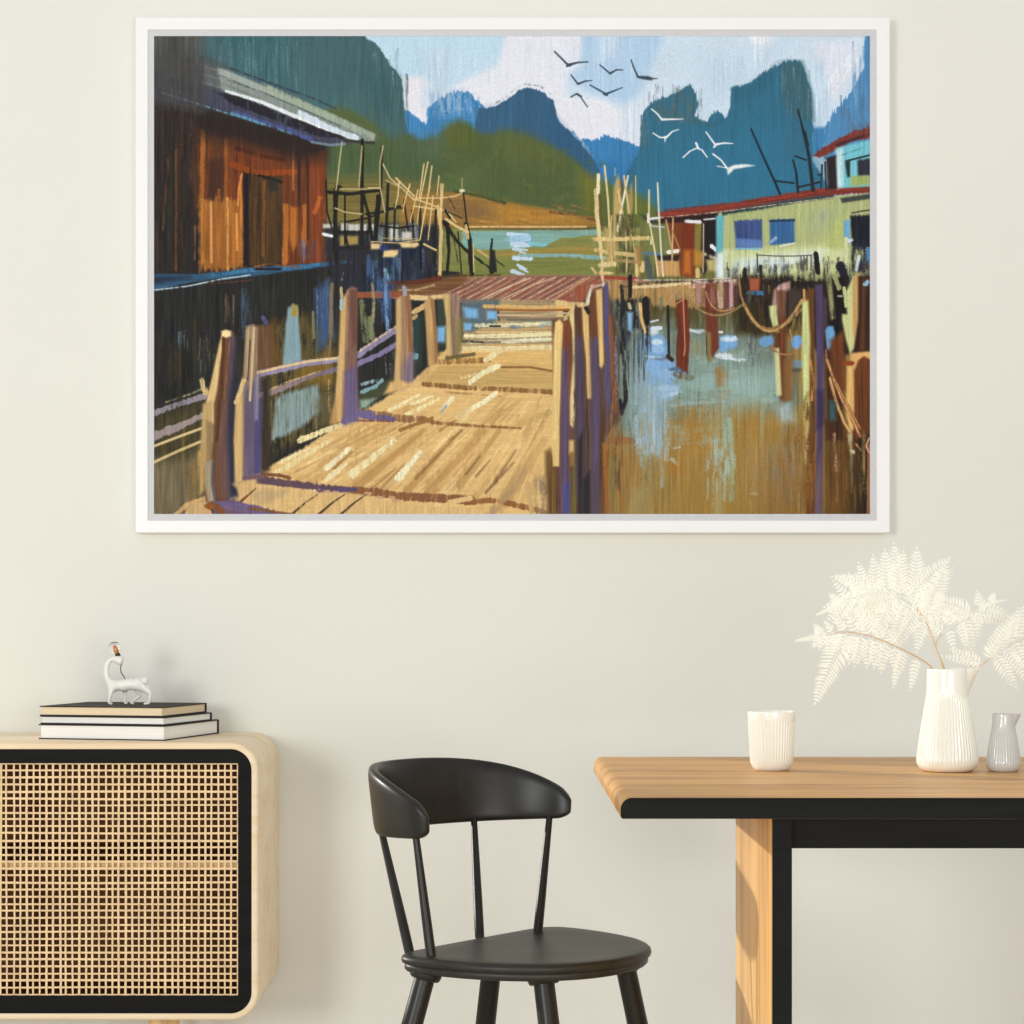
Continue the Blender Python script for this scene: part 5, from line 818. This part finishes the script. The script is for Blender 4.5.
# ---------------- animal lamp
AD = 4.46
def ap(px, py, off=0.): v = at(px, py, AD); return v + Vector((0, off, 0))
foot = at(130, 704, AD); dz = zt - (CAM_Z - (703.6 - VY) / F_PX * AD)
def skin(name, nodes, edges, m, parent, root=0, sub=2):
    me = bpy.data.meshes.new(name); me.from_pydata([n[0] for n in nodes], edges, []); o = bpy.data.objects.new(name, me); COL.objects.link(o)
    md = o.modifiers.new('s', 'SKIN'); md.use_smooth_shade = True
    for i, n in enumerate(nodes): me.skin_vertices[0].data[i].radius = (n[1], n[1]); me.skin_vertices[0].data[i].use_root = (i == root)
    sb = o.modifiers.new('u', 'SUBSURF'); sb.levels = sub; sb.render_levels = sub
    dg = bpy.context.evaluated_depsgraph_get(); ev = o.evaluated_get(dg); m2 = bpy.data.meshes.new_from_object(ev); m2.name = name
    o.modifiers.clear(); o.data = m2; m2.materials.clear(); m2.materials.append(m); m2.polygons.foreach_set('use_smooth', [True] * len(m2.polygons))
    if parent: o.parent = parent; o.matrix_parent_inverse = parent.matrix_world.inverted()
    return o
lamp = thing('figurine_lamp', (foot.x, AD + CAM_Y, zt), 'small white long-necked animal figurine lamp standing on the stack of books', 'lamp')
up = Vector((0, 0, dz)); PXM = AD / F_PX
def n_(px, py, r, off=0.): return (ap(px, py, off) + up, r * PXM)
nodes = [n_(124, 683.8, 6.2), n_(113.5, 685, 5.6), n_(108.3, 680, 3.6), n_(106, 672.5, 3.0), n_(106.6, 665, 2.7), n_(109.4, 659, 2.6), n_(113.8, 657.2, 3.4), n_(119.4, 659.2, 5.6),   # 0-7 body, neck, head
         n_(134, 683, 6.6), n_(140, 682.6, 7.2), n_(144.6, 679.2, 2.6), n_(146.2, 676, 1.5), n_(147.6, 680.6, 1.4),               # 8-12 back, rump, tail
         n_(112, 690, 2.9, -.010), n_(111, 696, 1.8, -.012), n_(109.8, 702.0, 1.6, -.012), n_(113.8, 702.6, 1.1, -.012),           # 13-16 near front leg
         n_(123.8, 689.4, 2.6, .010), n_(124.6, 696, 1.7, .012), n_(123.6, 702, 1.5, .012), n_(126.6, 702.6, 1.1, .012),           # 17-20 far front leg
         n_(146, 687.5, 5.0, -.010), n_(151.2, 692.4, 2.4, -.012), n_(151.2, 697, 1.7, -.013), n_(150, 702, 1.6, -.013), n_(144.6, 702.7, 1.1, -.013),   # 21-25 near hind leg
         n_(136, 688.5, 3.2, .010), n_(140, 694.4, 2.0, .012), n_(134, 698.6, 1.5, .012), n_(129.4, 702.2, 1.4, .012), n_(133.4, 702.7, 1.0, .012), n_(123.6, 660.2, 5.2)]     # 26-30 far hind leg
edges = [(0, 1), (1, 2), (2, 3), (3, 4), (4, 5), (5, 6), (6, 7), (0, 8), (8, 9), (9, 10), (10, 11), (10, 12), (1, 13), (13, 14), (14, 15), (15, 16), (0, 17), (17, 18), (18, 19), (19, 20), (9, 21), (21, 22), (22, 23), (23, 24), (24, 25), (8, 26), (26, 27), (27, 28), (28, 29), (29, 30), (7, 31)]
body = skin('body', nodes, edges, M['resin'], lamp)
mz = min(v.co.z for v in body.data.vertices); dlt = zt + .0003 - mz
for v in body.data.vertices: v.co.z += dlt
up = up + Vector((0, 0, dlt))
def seg(name, pts, rad, m, n=16, lab=None):
    bm = bmesh.new(); tube(bm, [ap(*q) + up for q in pts], [r * PXM for r in rad], n); o = finish(name, bm, m, lamp, 50)
    if lab: o['label'] = lab
    return o
seg('socket', [(118.6, 656.4), (117.9, 654.6), (117.0, 652.2)], [2.6, 2.8, 2.2], M['socket'], lab='dark bulb socket')
seg('bulb_base', [(117.2, 652.6), (115.6, 648.6), (114.2, 645.0)], [1.9, 2.0, 1.2], M['brass'], lab='copper coloured filament holder')
bm = bmesh.new(); bmesh.ops.create_uvsphere(bm, u_segments=24, v_segments=16, radius=6.6 * PXM)
cb = ap(114.8, 647.2) + up
for v in bm.verts: v.co += cb
finish('bulb', bm, M['glass'], lamp, 180)
seg('cord', [(123, 657), (122.6, 661), (120.9, 665), (120.4, 668), (121.4, 672), (123.8, 675.5), (126.4, 680)], [.55] * 7, M['cord'], 8, 'thin grey cord from head to back')

# ---------------- chair
cx, cy, cz = .030, -1.20, .451
chair = thing('dining_chair', (cx, cy, 0), 'black wooden spindle chair with curved backrest, at the end of the table', 'chair')
B = Vector((-.045, 3.575 + CAM_Y, 0)); fv = Vector((.78, -.62, 0)).normalized(); wv = Vector((-fv.y, fv.x, 0)); wv = wv if wv.y > 0 else -wv
half = [(0, .310), (.04, .308), (.085, .295), (.125, .272), (.16, .238), (.188, .195), (.206, .145), (.216, .09), (.219, .045), (.214, .012), (.198, -.006), (.17, -.014), (.10, -.017), (0, -.018)]
outl = half + [(-a, b) for a, b in half[-2:0:-1]]
def smooth_loop(p, it=2):
    for _ in range(it):
        q = []
        for i in range(len(p)):
            a, b2 = p[i], p[(i + 1) % len(p)]; q += [(a[0] * .75 + b2[0] * .25, a[1] * .75 + b2[1] * .25), (a[0] * .25 + b2[0] * .75, a[1] * .25 + b2[1] * .75)]
        p = q
    return p
outl = smooth_loop(outl, 1); ctr = (0, .14)
def seat_ring(k, z, dish=0.):
    r = []
    for a, b2 in outl:
        L_ = math.hypot(a - ctr[0], b2 - ctr[1]); s = 1 - k / L_ if k < .1 else (1 - k)
        p = B + wv * (ctr[0] + (a - ctr[0]) * s) + fv * (ctr[1] + (b2 - ctr[1]) * s); r.append((p.x, p.y, z))
    return r
bm = bmesh.new()
prof = [(.75, cz - .005), (.5, cz - .0045), (.25, cz - .002), (.012, cz), (.004, cz - .0012), (.0008, cz - .004), (0, cz - .008), (.0008, cz - .0125), (.004, cz - .0145), (.0065, cz - .016), (.0055, cz - .018), (.0055, cz - .024), (.009, cz - .0275), (.03, cz - .028)]
loft(bm, [seat_ring(*p) for p in prof]); finish('seat', bm, M['ebony_seat'], chair, 60)
# backrest: a bent band
ARC = Vector((.0, 3.585 + CAM_Y, 0)); back_ang = math.atan2(.54, -.84)
def arc_pt(phi, r, z): a = back_ang + phi; return Vector((ARC.x + r * math.cos(a), ARC.y + r * math.sin(a), z))
def band(phi):
    q = min(1.05, abs(phi) / math.radians(87)); top = .751 - .062 * q ** 3.2; bot = .630 + .010 * q * q
    return bot, top
bm = bmesh.new(); rings = []; NP = 90; PH = math.radians(87)
for i in range(NP + 1):
    t = math.sin(math.pi / 2 * (-1 + 2 * i / NP)); endk = max(0., (abs(t) - .92) / .08); phi = (PH if t > 0 else PH + math.radians(2.2)) * t; bot, top = band(phi)
    mid = (top + bot) / 2 - .0; hh = (top - bot) / 2 * math.sqrt(max(.0, 1 - (endk * .84) ** 2.2)); th = .0105 * math.sqrt(max(.12, 1 - (endk * .9) ** 2)); sec = []
    for k in range(24):
        a = 2 * math.pi * k / 24; cs, sn = math.cos(a), math.sin(a)
        u = math.copysign(abs(cs) ** .55, cs) * th; v = math.copysign(abs(sn) ** .38, sn) * hh
        rr = .216 + .013 * ((mid + v) - .635) / .115
        sec.append(arc_pt(phi, rr + u, mid + v))
    rings.append(sec)
loft(bm, rings); finish('backrest', bm, M['ebony'], chair, 70)
base = [(-.16, 3.462), (-.122, 3.408), (-.046, 3.640), (.056, 3.680)]; tops = [41.5, 79, -41.5, -79]
for (bx, bd), ph in zip(base, tops):
    ph = math.radians(ph); p1 = arc_pt(ph, .216, band(ph)[0] + .012); p0 = Vector((bx, bd + CAM_Y, cz - .006)); bm = bmesh.new()
    tube(bm, [p0.lerp(p1, t) for t in (0, .05, .3, .6, .95, 1)], [.0082, .0084, .0080, .0070, .0058, .0056], 16); finish('spindle', bm, M['ebony'], chair, 50)
for lx, ld, sx, sy in ((-.130, 3.405, -.115, -.035), (-.022, 3.60, -.045, .10), (.060, 3.360, .05, -.10), (.199, 3.490, .09, .05)):
    t0 = Vector((lx, ld + CAM_Y, cz - .027)); t1 = Vector((lx + sx, ld + sy + CAM_Y, 0.0)); bm = bmesh.new()
    tube(bm, [t0.lerp(t1, t) for t in (0, .03, .5, .97, 1)], [.0165, .0170, .0180, .0150, .0140], 20)
    for v in bm.verts: v.co.z = max(v.co.z, .0005)
    lg = finish('leg', bm, M['ebony'], chair, 50)
    bm = bmesh.new(); tube(bm, [t0 + Vector((0, 0, .0005)), t0.lerp(t1, .012), t0.lerp(t1, .026), t0.lerp(t1, .03)], [.0265, .0265, .0245, .022], 24); finish('collar', bm, M['ebony'], lg, 40)

# ---------------- dining table
TX0, TX1, TF, TB, TZ = .1595, 2.05, 2.90 + CAM_Y, 3.80 + CAM_Y, .750
table = thing('dining_table', ((TX0 + TX1) / 2, (TF + TB) / 2, 0), 'oak dining table with black front edge and slab legs', 'table')
bm = bmesh.new(); th = .0295
# cross section in x, z with a rounded end, drawn from front to back
def sect(inset=0.):
    r = .016; pts = []
    for k in range(9): a = math.radians(90 + 90 * k / 8); pts.append((TX0 + r + r * math.cos(a), TZ - r + r * math.sin(a)))
    for k in range(5): a = math.radians(180 + 90 * k / 4); pts.append((TX0 + .004 + .004 * math.cos(a), TZ - th + .004 + .004 * math.sin(a)))
    for k in range(5): a = math.radians(270 + 90 * k / 4); pts.append((TX1 - .004 + .004 * math.cos(a), TZ - th + .004 + .004 * math.sin(a)))
    for k in range(9): a = math.radians(90 * k / 8); pts.append((TX1 - r + r * math.cos(a), TZ - r + r * math.sin(a)))
    return pts
S_ = sect(); mx_, mz_ = (TX0 + TX1) / 2, TZ - th / 2
def shrink(q): return [(x + (q if x < mx_ else -q), z + (q if z < mz_ else -q)) for x, z in S_]
FE = .0022
loft(bm, [[(x, TF + FE, z) for x, z in S_], [(x, TB - .004, z) for x, z in S_], [(x, TB, z) for x, z in shrink(.003)]]); finish('tabletop', bm, M['oak'], table, 40)
bm = bmesh.new(); loft(bm, [[(x, TF + FE, z) for x, z in shrink(.0002)], [(x, TF + .001, z) for x, z in shrink(.0002)], [(x, TF, z) for x, z in shrink(.0012)]]); fo = finish('front_edge', bm, M['black'], table, 40); fo['label'] = 'black painted front edge'
LF, LB = 2.935 + CAM_Y, 3.405 + CAM_Y
for x0 in (.375, 1.81):
    bm = bmesh.new(); box(bm, x0, x0 + .0282, LF + .0022, LB, 0, TZ - th - .0002, .003, 3); lg = finish('leg', bm, M['oak_leg'], table, 40)
    bm = bmesh.new(); box(bm, x0 + .0002, x0 + .028, LF, LF + .0022, 0, TZ - th - .0002, .0006, 1); fo = finish('leg_front', bm, M['black'], lg); fo['label'] = 'black painted front of the leg'
bm = bmesh.new(); box(bm, .375 + .0282, 1.81, LF + .012, LF + .040, .6745, TZ - th - .0002, .0015); finish('apron', bm, M['black'], table)

# ---------------- tableware
def fluted(n, lo, hi, depth):
    def f_(r, z, a):
        k = max(0., min(1., (z - lo) / .012)) * max(0., min(1., (hi - z) / .004)); return r - depth * k * ((1 - math.cos(a * n)) / 2 if r > .012 else 0)
    return f_
def dense(prof, step=.004):
    out = [prof[0]]
    for (r0, z0), (r1, z1) in zip(prof, prof[1:]):
        k = max(1, int(math.hypot(r1 - r0, z1 - z0) / step))
        out += [(r0 + (r1 - r0) * i / k, z0 + (z1 - z0) * i / k) for i in range(1, k + 1)]
    return out
def place(name, px, d, prof, fl, m, label, cat, spout=None, n=280):
    c = at(px, 0, d); loc = Vector((c.x, c.y, TZ + .0003)); bm = bmesh.new(); lathe(bm, prof, n, fl)
    if spout:
        ang, reach, zlo, zhi, halfw = spout
        for v in bm.verts:
            r = math.hypot(v.co.x, v.co.y); a = math.atan2(v.co.y, v.co.x) - ang; a = (a + math.pi) % (2 * math.pi) - math.pi
            if v.co.z > zlo and abs(a) < halfw and r > 1e-4:
                k = ((v.co.z - zlo) / (zhi - zlo)) ** 1.0 * (1 - abs(a) / halfw) ** 1.25; g_ = (r + reach * k) / r; v.co.x *= g_; v.co.y *= g_
    o = finish(name, bm, m, None, 60); o.location = loc; tag(o, label, cat); return o
def inner(prof_in):
    s = set((round(r, 6), round(z, 6)) for r, z in prof_in); return lambda r, z: (round(r, 6), round(z, 6)) in s
def vessel(name, px, d, outer_p, inner_p, n_fl, lo, hi, dep, m, label, cat, spout=None):
    ins = inner(inner_p); ff = fluted(n_fl, lo, hi, dep)
    return place(name, px, d, outer_p + inner_p, lambda r, z, a: r if ins(r, z) else ff(r, z, a), m, label, cat, spout, n_fl * 12)
vessel('cup', 771.6, 3.452, dense([(.0005, .0012), (.026, .0012), (.0275, 0), (.0285, .0004), (.0325, .0055), (.0352, .013), (.0362, .024), (.0375, .050), (.0392, .0780), (.0398, .0955)], .005) + [(.0396, .0968)],
       [(.0388, .0974), (.0379, .0968)] + dense([(.0376, .0955), (.0355, .045), (.034, .016), (.030, .007), (.0005, .005)], .008), 46, .006, .083, .0013, M['porcelain'], 'white fluted porcelain cup without handle, left of the fern pitcher', 'cup')
pitch = vessel('pitcher', 947.4, 3.425, dense([(.0005, .0015), (.036, .0015), (.0375, 0), (.039, .0004), (.0465, .0055), (.0500, .0125), (.0504, .020), (.0478, .042), (.0432, .072), (.0385, .100), (.0352, .120), (.0342, .129), (.0337, .142), (.0333, .160), (.0333, .1668)], .005) + [(.0330, .1678)],
       [(.0322, .1682), (.0312, .1674)] + dense([(.0310, .1660), (.0318, .130), (.036, .100), (.045, .040), (.046, .015), (.038, .007), (.0005, .006)], .009), 52, .010, .123, .0015, M['porcelain'], 'large white fluted porcelain pitcher holding the dried ferns', 'pitcher', (math.radians(-6), .0185, .128, .168, math.radians(27)))
vessel('pitcher', 1003.4, 3.420, dense([(.0005, .001), (.020, .001), (.0212, 0), (.022, .0004), (.026, .0035), (.0280, .0090), (.0279, .015), (.0258, .032), (.0222, .055), (.0196, .068), (.0184, .074), (.0178, .083), (.0177, .0935)], .004) + [(.0175, .0945)],
       [(.0170, .0948), (.0163, .0942)] + dense([(.0162, .093), (.017, .074), (.022, .050), (.0248, .02), (.021, .006), (.0005, .005)], .007), 36, .006, .071, .0007, M['porcelain_grey'], 'small pale grey porcelain pitcher with pointed spout at the right edge', 'pitcher', (math.radians(-6), .0115, .072, .095, math.radians(32)))

# ---------------- dried ferns
rf = random.Random(4)
def curve(pts, n):
    """smooth path through pts"""
    pts = [Vector(p) for p in pts]; out = []
    for i in range(len(pts) - 1):
        p0 = pts[max(i - 1, 0)]; p1 = pts[i]; p2 = pts[i + 1]; p3 = pts[min(i + 2, len(pts) - 1)]
        for k in range(n):
            t = k / n; out.append(.5 * ((2 * p1) + (p2 - p0) * t + (2 * p0 - 5 * p1 + 4 * p2 - p3) * t * t + (3 * p1 - p0 - 3 * p2 + p3) * t ** 3))
    return out + [pts[-1]]
def leaflet(bm, p, d, n, L_, w):
    """one pinnule: a slim blade with a fold along its rib"""
    s = d.cross(n).normalized(); a = bm.verts.new(p); r = bm.verts.new(p + d * L_ * .5 + n * w * .18); t = bm.verts.new(p + d * L_ - n * L_ * .06)
    l1 = bm.verts.new(p + d * L_ * .25 + s * w * .5); l2 = bm.verts.new(p + d * L_ * .68 + s * w * .36); m1 = bm.verts.new(p + d * L_ * .25 - s * w * .5); m2 = bm.verts.new(p + d * L_ * .68 - s * w * .36)
    for f_ in ((a, l1, r), (l1, l2, r), (l2, t, r), (a, r, m1), (m1, r, m2), (m2, r, t)): bm.faces.new(f_)
def pinna(bm, p0, d0, nrm, length, width, droop=0.2, step=.0056):
    """a toothed side branch of a frond, in pairs of pinnules"""
    n = max(5, int(length / step)); pts = []; d = d0.normalized(); p = p0.copy()
    for i in range(n + 1):
        pts.append(p.copy()); p = p + d * (length / n); d = (d + Vector((0, 0, -1)) * droop / n + nrm * .15 / n).normalized()
    tube(bm, pts[::2] if len(pts) > 6 else pts, [.0006 - .0004 * i / len(pts[::2]) for i in range(len(pts[::2]))] if len(pts) > 6 else .0005, 4, False)
    for i in range(1, n):
        t = i / n; d = (pts[i + 1] - pts[i]).normalized(); s = d.cross(nrm).normalized(); prof = min(1., .55 + t * 2.2) * (1 - t) ** .62 + .06
        for sg in (1, -1):
            dd = (d * rf.uniform(.42, .62) + s * sg + nrm * rf.uniform(-.12, .12)).normalized(); leaflet(bm, pts[i], dd, nrm, width * 1.15 * prof * rf.uniform(.86, 1.1), step * .66)
    leaflet(bm, pts[-1], d, nrm, width * .25, step * .6)
def frond(rachis, pinnae, rad, label, tipw=None, tan=.4):
    """rachis = points; pinnae = (t along the rachis, direction in the picture plane (dx, dz), length, width, lean)"""
    C = curve(rachis, 8); o = thing('fern_frond', C[0], label, 'dried fern', 'dried ferns in the pitcher')
    kt = int(tan * len(C)); rr_ = [rad * (1 - .75 * i / len(C)) for i in range(len(C))]; bm = bmesh.new(); tube(bm, C[:kt + 1], rr_[:kt + 1], 8); so = finish('stem', bm, M['stem'], o, 60); so['label'] = 'tan stem'
    bm = bmesh.new(); tube(bm, C[kt:], rr_[kt:], 6); nC = len(C) - 1
    for t, dx, dz_, L_, w_, lean in pinnae:
        p = C[min(nC, int(t * nC))]; d = Vector((dx, lean, dz_)).normalized(); nrm = Vector((rf.uniform(-.35, .25), -1, rf.uniform(-.1, .5))); nrm = (nrm - d * nrm.dot(d)).normalized()
        pinna(bm, p, d, nrm, L_, w_, rf.uniform(.05, .35))
    if tipw:
        k0 = int(.78 * nC)
        for i in range(k0, nC):
            d = (C[i + 1] - C[i]).normalized(); nrm = Vector((0, -1, .25)); nrm = (nrm - d * nrm.dot(d)).normalized(); s = d.cross(nrm).normalized(); q = (nC - i) / (nC - k0)
            for kk in range(2):
                for sg in (1, -1): leaflet(bm, C[i].lerp(C[i + 1], kk / 2), (d * .6 + s * sg).normalized(), nrm, tipw * (q ** .8 + .08), .0015)
    finish('leaves', bm, M['fern'], o); return o
PM = 3.4 / F_PX    # metres per layout unit at the pitcher
def pn(rows):
    out = []
    for t, ex, ez, L_, w_, lean in rows: out.append((t, ex, -ez, L_ * PM * (.92 if ez < 0 else 1.), w_ * PM * 1.12, lean))
    return out
VD = 3.425
def R_(pts): return [at(x, y, VD + o) for x, y, o in pts]
# the left arch
frond(R_([(944, 690, .0), (932, 668, -.010), (915, 656, -.03), (897, 647, -.05), (880, 639.5, -.06), (864, 634.5, -.07), (845, 632, -.07), (826, 634, -.07), (808, 638.5, -.06), (795, 641, -.05)]),
      pn([(.22, -.25, 1, 34, 6, -.1), (.30, -.30, 1, 38, 7, .1), (.36, -.1, 1, 24, 8, -.4), (.42, -.12, 1, 30, 9, .1), (.47, -.2, 1, 30, 9, -.3), (.52, -.1, 1, 30, 10, .2), (.57, -.25, 1, 32, 10, -.1), (.62, -.2, 1, 30, 10, .15), (.66, -.55, 1, 78, 15, -.15), (.70, -.35, 1, 22, 8, .1), (.74, -.4, 1, 19, 7, -.1), (.78, -.5, 1, 16, 6, .1), (.83, -.5, 1, 13, 5, 0),
          (.36, -.5, -1, 24, 8, .2), (.44, -.45, -1, 30, 8, -.1), (.52, -.5, -1, 28, 8, .2), (.60, -.5, -1, 22, 7, -.1), (.67, -.6, -1, 18, 6, .1), (.74, -.7, -1, 16, 5, 0), (.81, -.6, -1, 14, 5, 0)]), .0013, 'white fern frond arching lowest to the left, with a tan stem', .008, .72)
# the tall middle frond that leans left
frond(R_([(947, 692, .0), (943, 668, .0), (935, 645, .01), (926, 622, .02), (910, 602, .02), (890, 593, .02), (868, 593, .015), (846, 601, .0), (830, 609, -.005), (816, 615, -.01)]),
      pn([(.36, .35, -1, 66, 14, -.1), (.38, .65, -1, 60, 13, .15), (.42, .05, -1, 62, 14, .1), (.47, .85, -1, 62, 14, -.1), (.50, -.1, -1, 58, 12, .2), (.53, .12, -1, 48, 12, -.2), (.58, -.05, -1, 46, 11, .1), (.63, -.1, -1, 40, 9, -.1), (.68, -.3, -1, 34, 8, .2), (.72, -.42, -1, 26, 7, .1), (.77, -.7, -1, 26, 6, .05), (.82, -.8, -1, 16, 5, 0),
          (.36, -.35, 1, 34, 9, -.2), (.41, -.55, 1, 46, 11, .1), (.46, -.45, 1, 48, 12, -.3), (.50, -.2, 1, 44, 12, .1), (.54, -.55, 1, 50, 13, -.2), (.58, -.3, 1, 46, 12, .2), (.62, -.6, 1, 46, 12, -.1), (.66, -.4, 1, 40, 11, .1), (.70, -.7, 1, 40, 10, -.2), (.75, -.8, 1, 32, 9, .1), (.80, -1, 1, 26, 7, 0),
          (.45, .9, .5, 34, 9, .1), (.57, -1, -.42, 62, 13, .1), (.64, -1, -.5, 44, 11, -.1), (.50, -1, .25, 60, 12, -.2), (.56, -1, .1, 62, 12, .1), (.63, -1, .25, 56, 11, -.1)]), .0013, 'white fern frond rising tallest, its dense crown leaning left', .008)
# the frond that reaches right
frond(R_([(950, 692, .0), (944, 667, .012), (936, 646, .02), (945, 631, .03), (960, 621, .035), (974, 612, .03), (988, 604, .025), (1006, 600, .02)]),
      pn([(.36, -.6, -1, 20, 6, .1), (.44, -.8, -.5, 34, 8, -.2), (.48, .3, 1, 24, 6, .1), (.54, -.9, -.6, 44, 9, .1), (.58, .2, 1, 28, 7, -.2), (.62, -1, -.5, 46, 9, .2), (.66, .95, .1, 44, 7, .1), (.70, -.9, -.45, 50, 10, -.1), (.74, 1, .12, 36, 7, -.1), (.76, .05, 1, 30, 6, .15), (.80, -.2, -1, 18, 6, .1), (.84, 1, .35, 26, 6, .1), (.88, .4, -1, 12, 5, 0), (.70, -1, .02, 46, 10, .2), (.64, .25, 1, 40, 8, .2)]), .0010, 'sparse white fern frond reaching right above the spout', .006)
# the frond leaving the frame at the right
frond(R_([(953, 690, .0), (966, 668.5, -.012), (982, 664.5, -.02), (992, 655.5, -.03), (1008, 644, -.035), (1026, 635, -.04), (1046, 629, -.04), (1064, 627, -.03)]),
      pn([(.36, .35, -1, 42, 8, .1), (.40, .55, -1, 48, 9, -.1), (.46, .75, 1, 42, 9, .1), (.50, .35, -1, 40, 8, .1), (.54, .7, 1, 44, 9, -.2), (.58, .25, -1, 40, 8, -.1), (.61, .6, 1, 40, 9, .1), (.66, .25, -1, 38, 8, .1), (.70, .6, 1, 36, 8, .1), (.75, .3, -1, 32, 7, 0), (.80, .6, 1, 28, 7, 0), (.84, .4, -1, 24, 6, 0), (.9, .6, 1, 18, 5, 0), (.32, -1, -.25, 44, 8, .1), (.30, -1, -.6, 40, 7, -.1)]), .0011, 'white fern frond arching right over the small grey pitcher', .007)

# ---------------- camera and light
cam = bpy.data.cameras.new('camera'); co_ = bpy.data.objects.new('camera', cam); COL.objects.link(co_); scene.camera = co_
co_.location = (0, CAM_Y, CAM_Z); co_.rotation_euler = (math.radians(90), 0, 0); cam.sensor_width = 36; cam.lens = F_PX / 1024 * 36; cam.shift_x = (512 - VX) / 1024; cam.shift_y = (VY - 512) / 1024; cam.clip_start = .05
def light(name, kind, loc, direction, **k):
    l = bpy.data.lights.new(name, kind); o = bpy.data.objects.new(name, l); COL.objects.link(o); o.location = loc
    o.rotation_euler = Vector(direction).to_track_quat('-Z', 'Y').to_euler()
    for a, v in k.items(): setattr(l, a, v)
    return o
light('sun', 'SUN', (-4, -1.2, 2), (1, SUN_DY, -.262), energy=SUN_E, angle=math.radians(1.2), color=(1, .975, .92))
light('window_daylight', 'AREA', (-3.1, -7.3, 1.6), (3.2, 7.3, -.4), energy=KEY_E, shape='RECTANGLE', size=1.5, size_y=1.5, color=(1, 1, .985))
light('added_fill_light', 'AREA', (1.4, -7.2, .8), (-1.8, 7.2, -.25), energy=KEY2_E, shape='RECTANGLE', size=2.4, size_y=1.3, color=(1, .995, .97))  # added soft fill from front right, brightens the lower wall
wd = bpy.data.worlds.new('daylight'); scene.world = wd; wd.use_nodes = True; bg = wd.node_tree.nodes['Background']; bg.inputs[0].default_value = (.985, .995, 1, 1); bg.inputs[1].default_value = WORLD_E
vs_ = scene.view_settings; vs_.view_transform = 'Standard'; vs_.look = 'None'; vs_.gamma = 1; vs_.exposure = EXPOSURE; vs_.use_curve_mapping = False
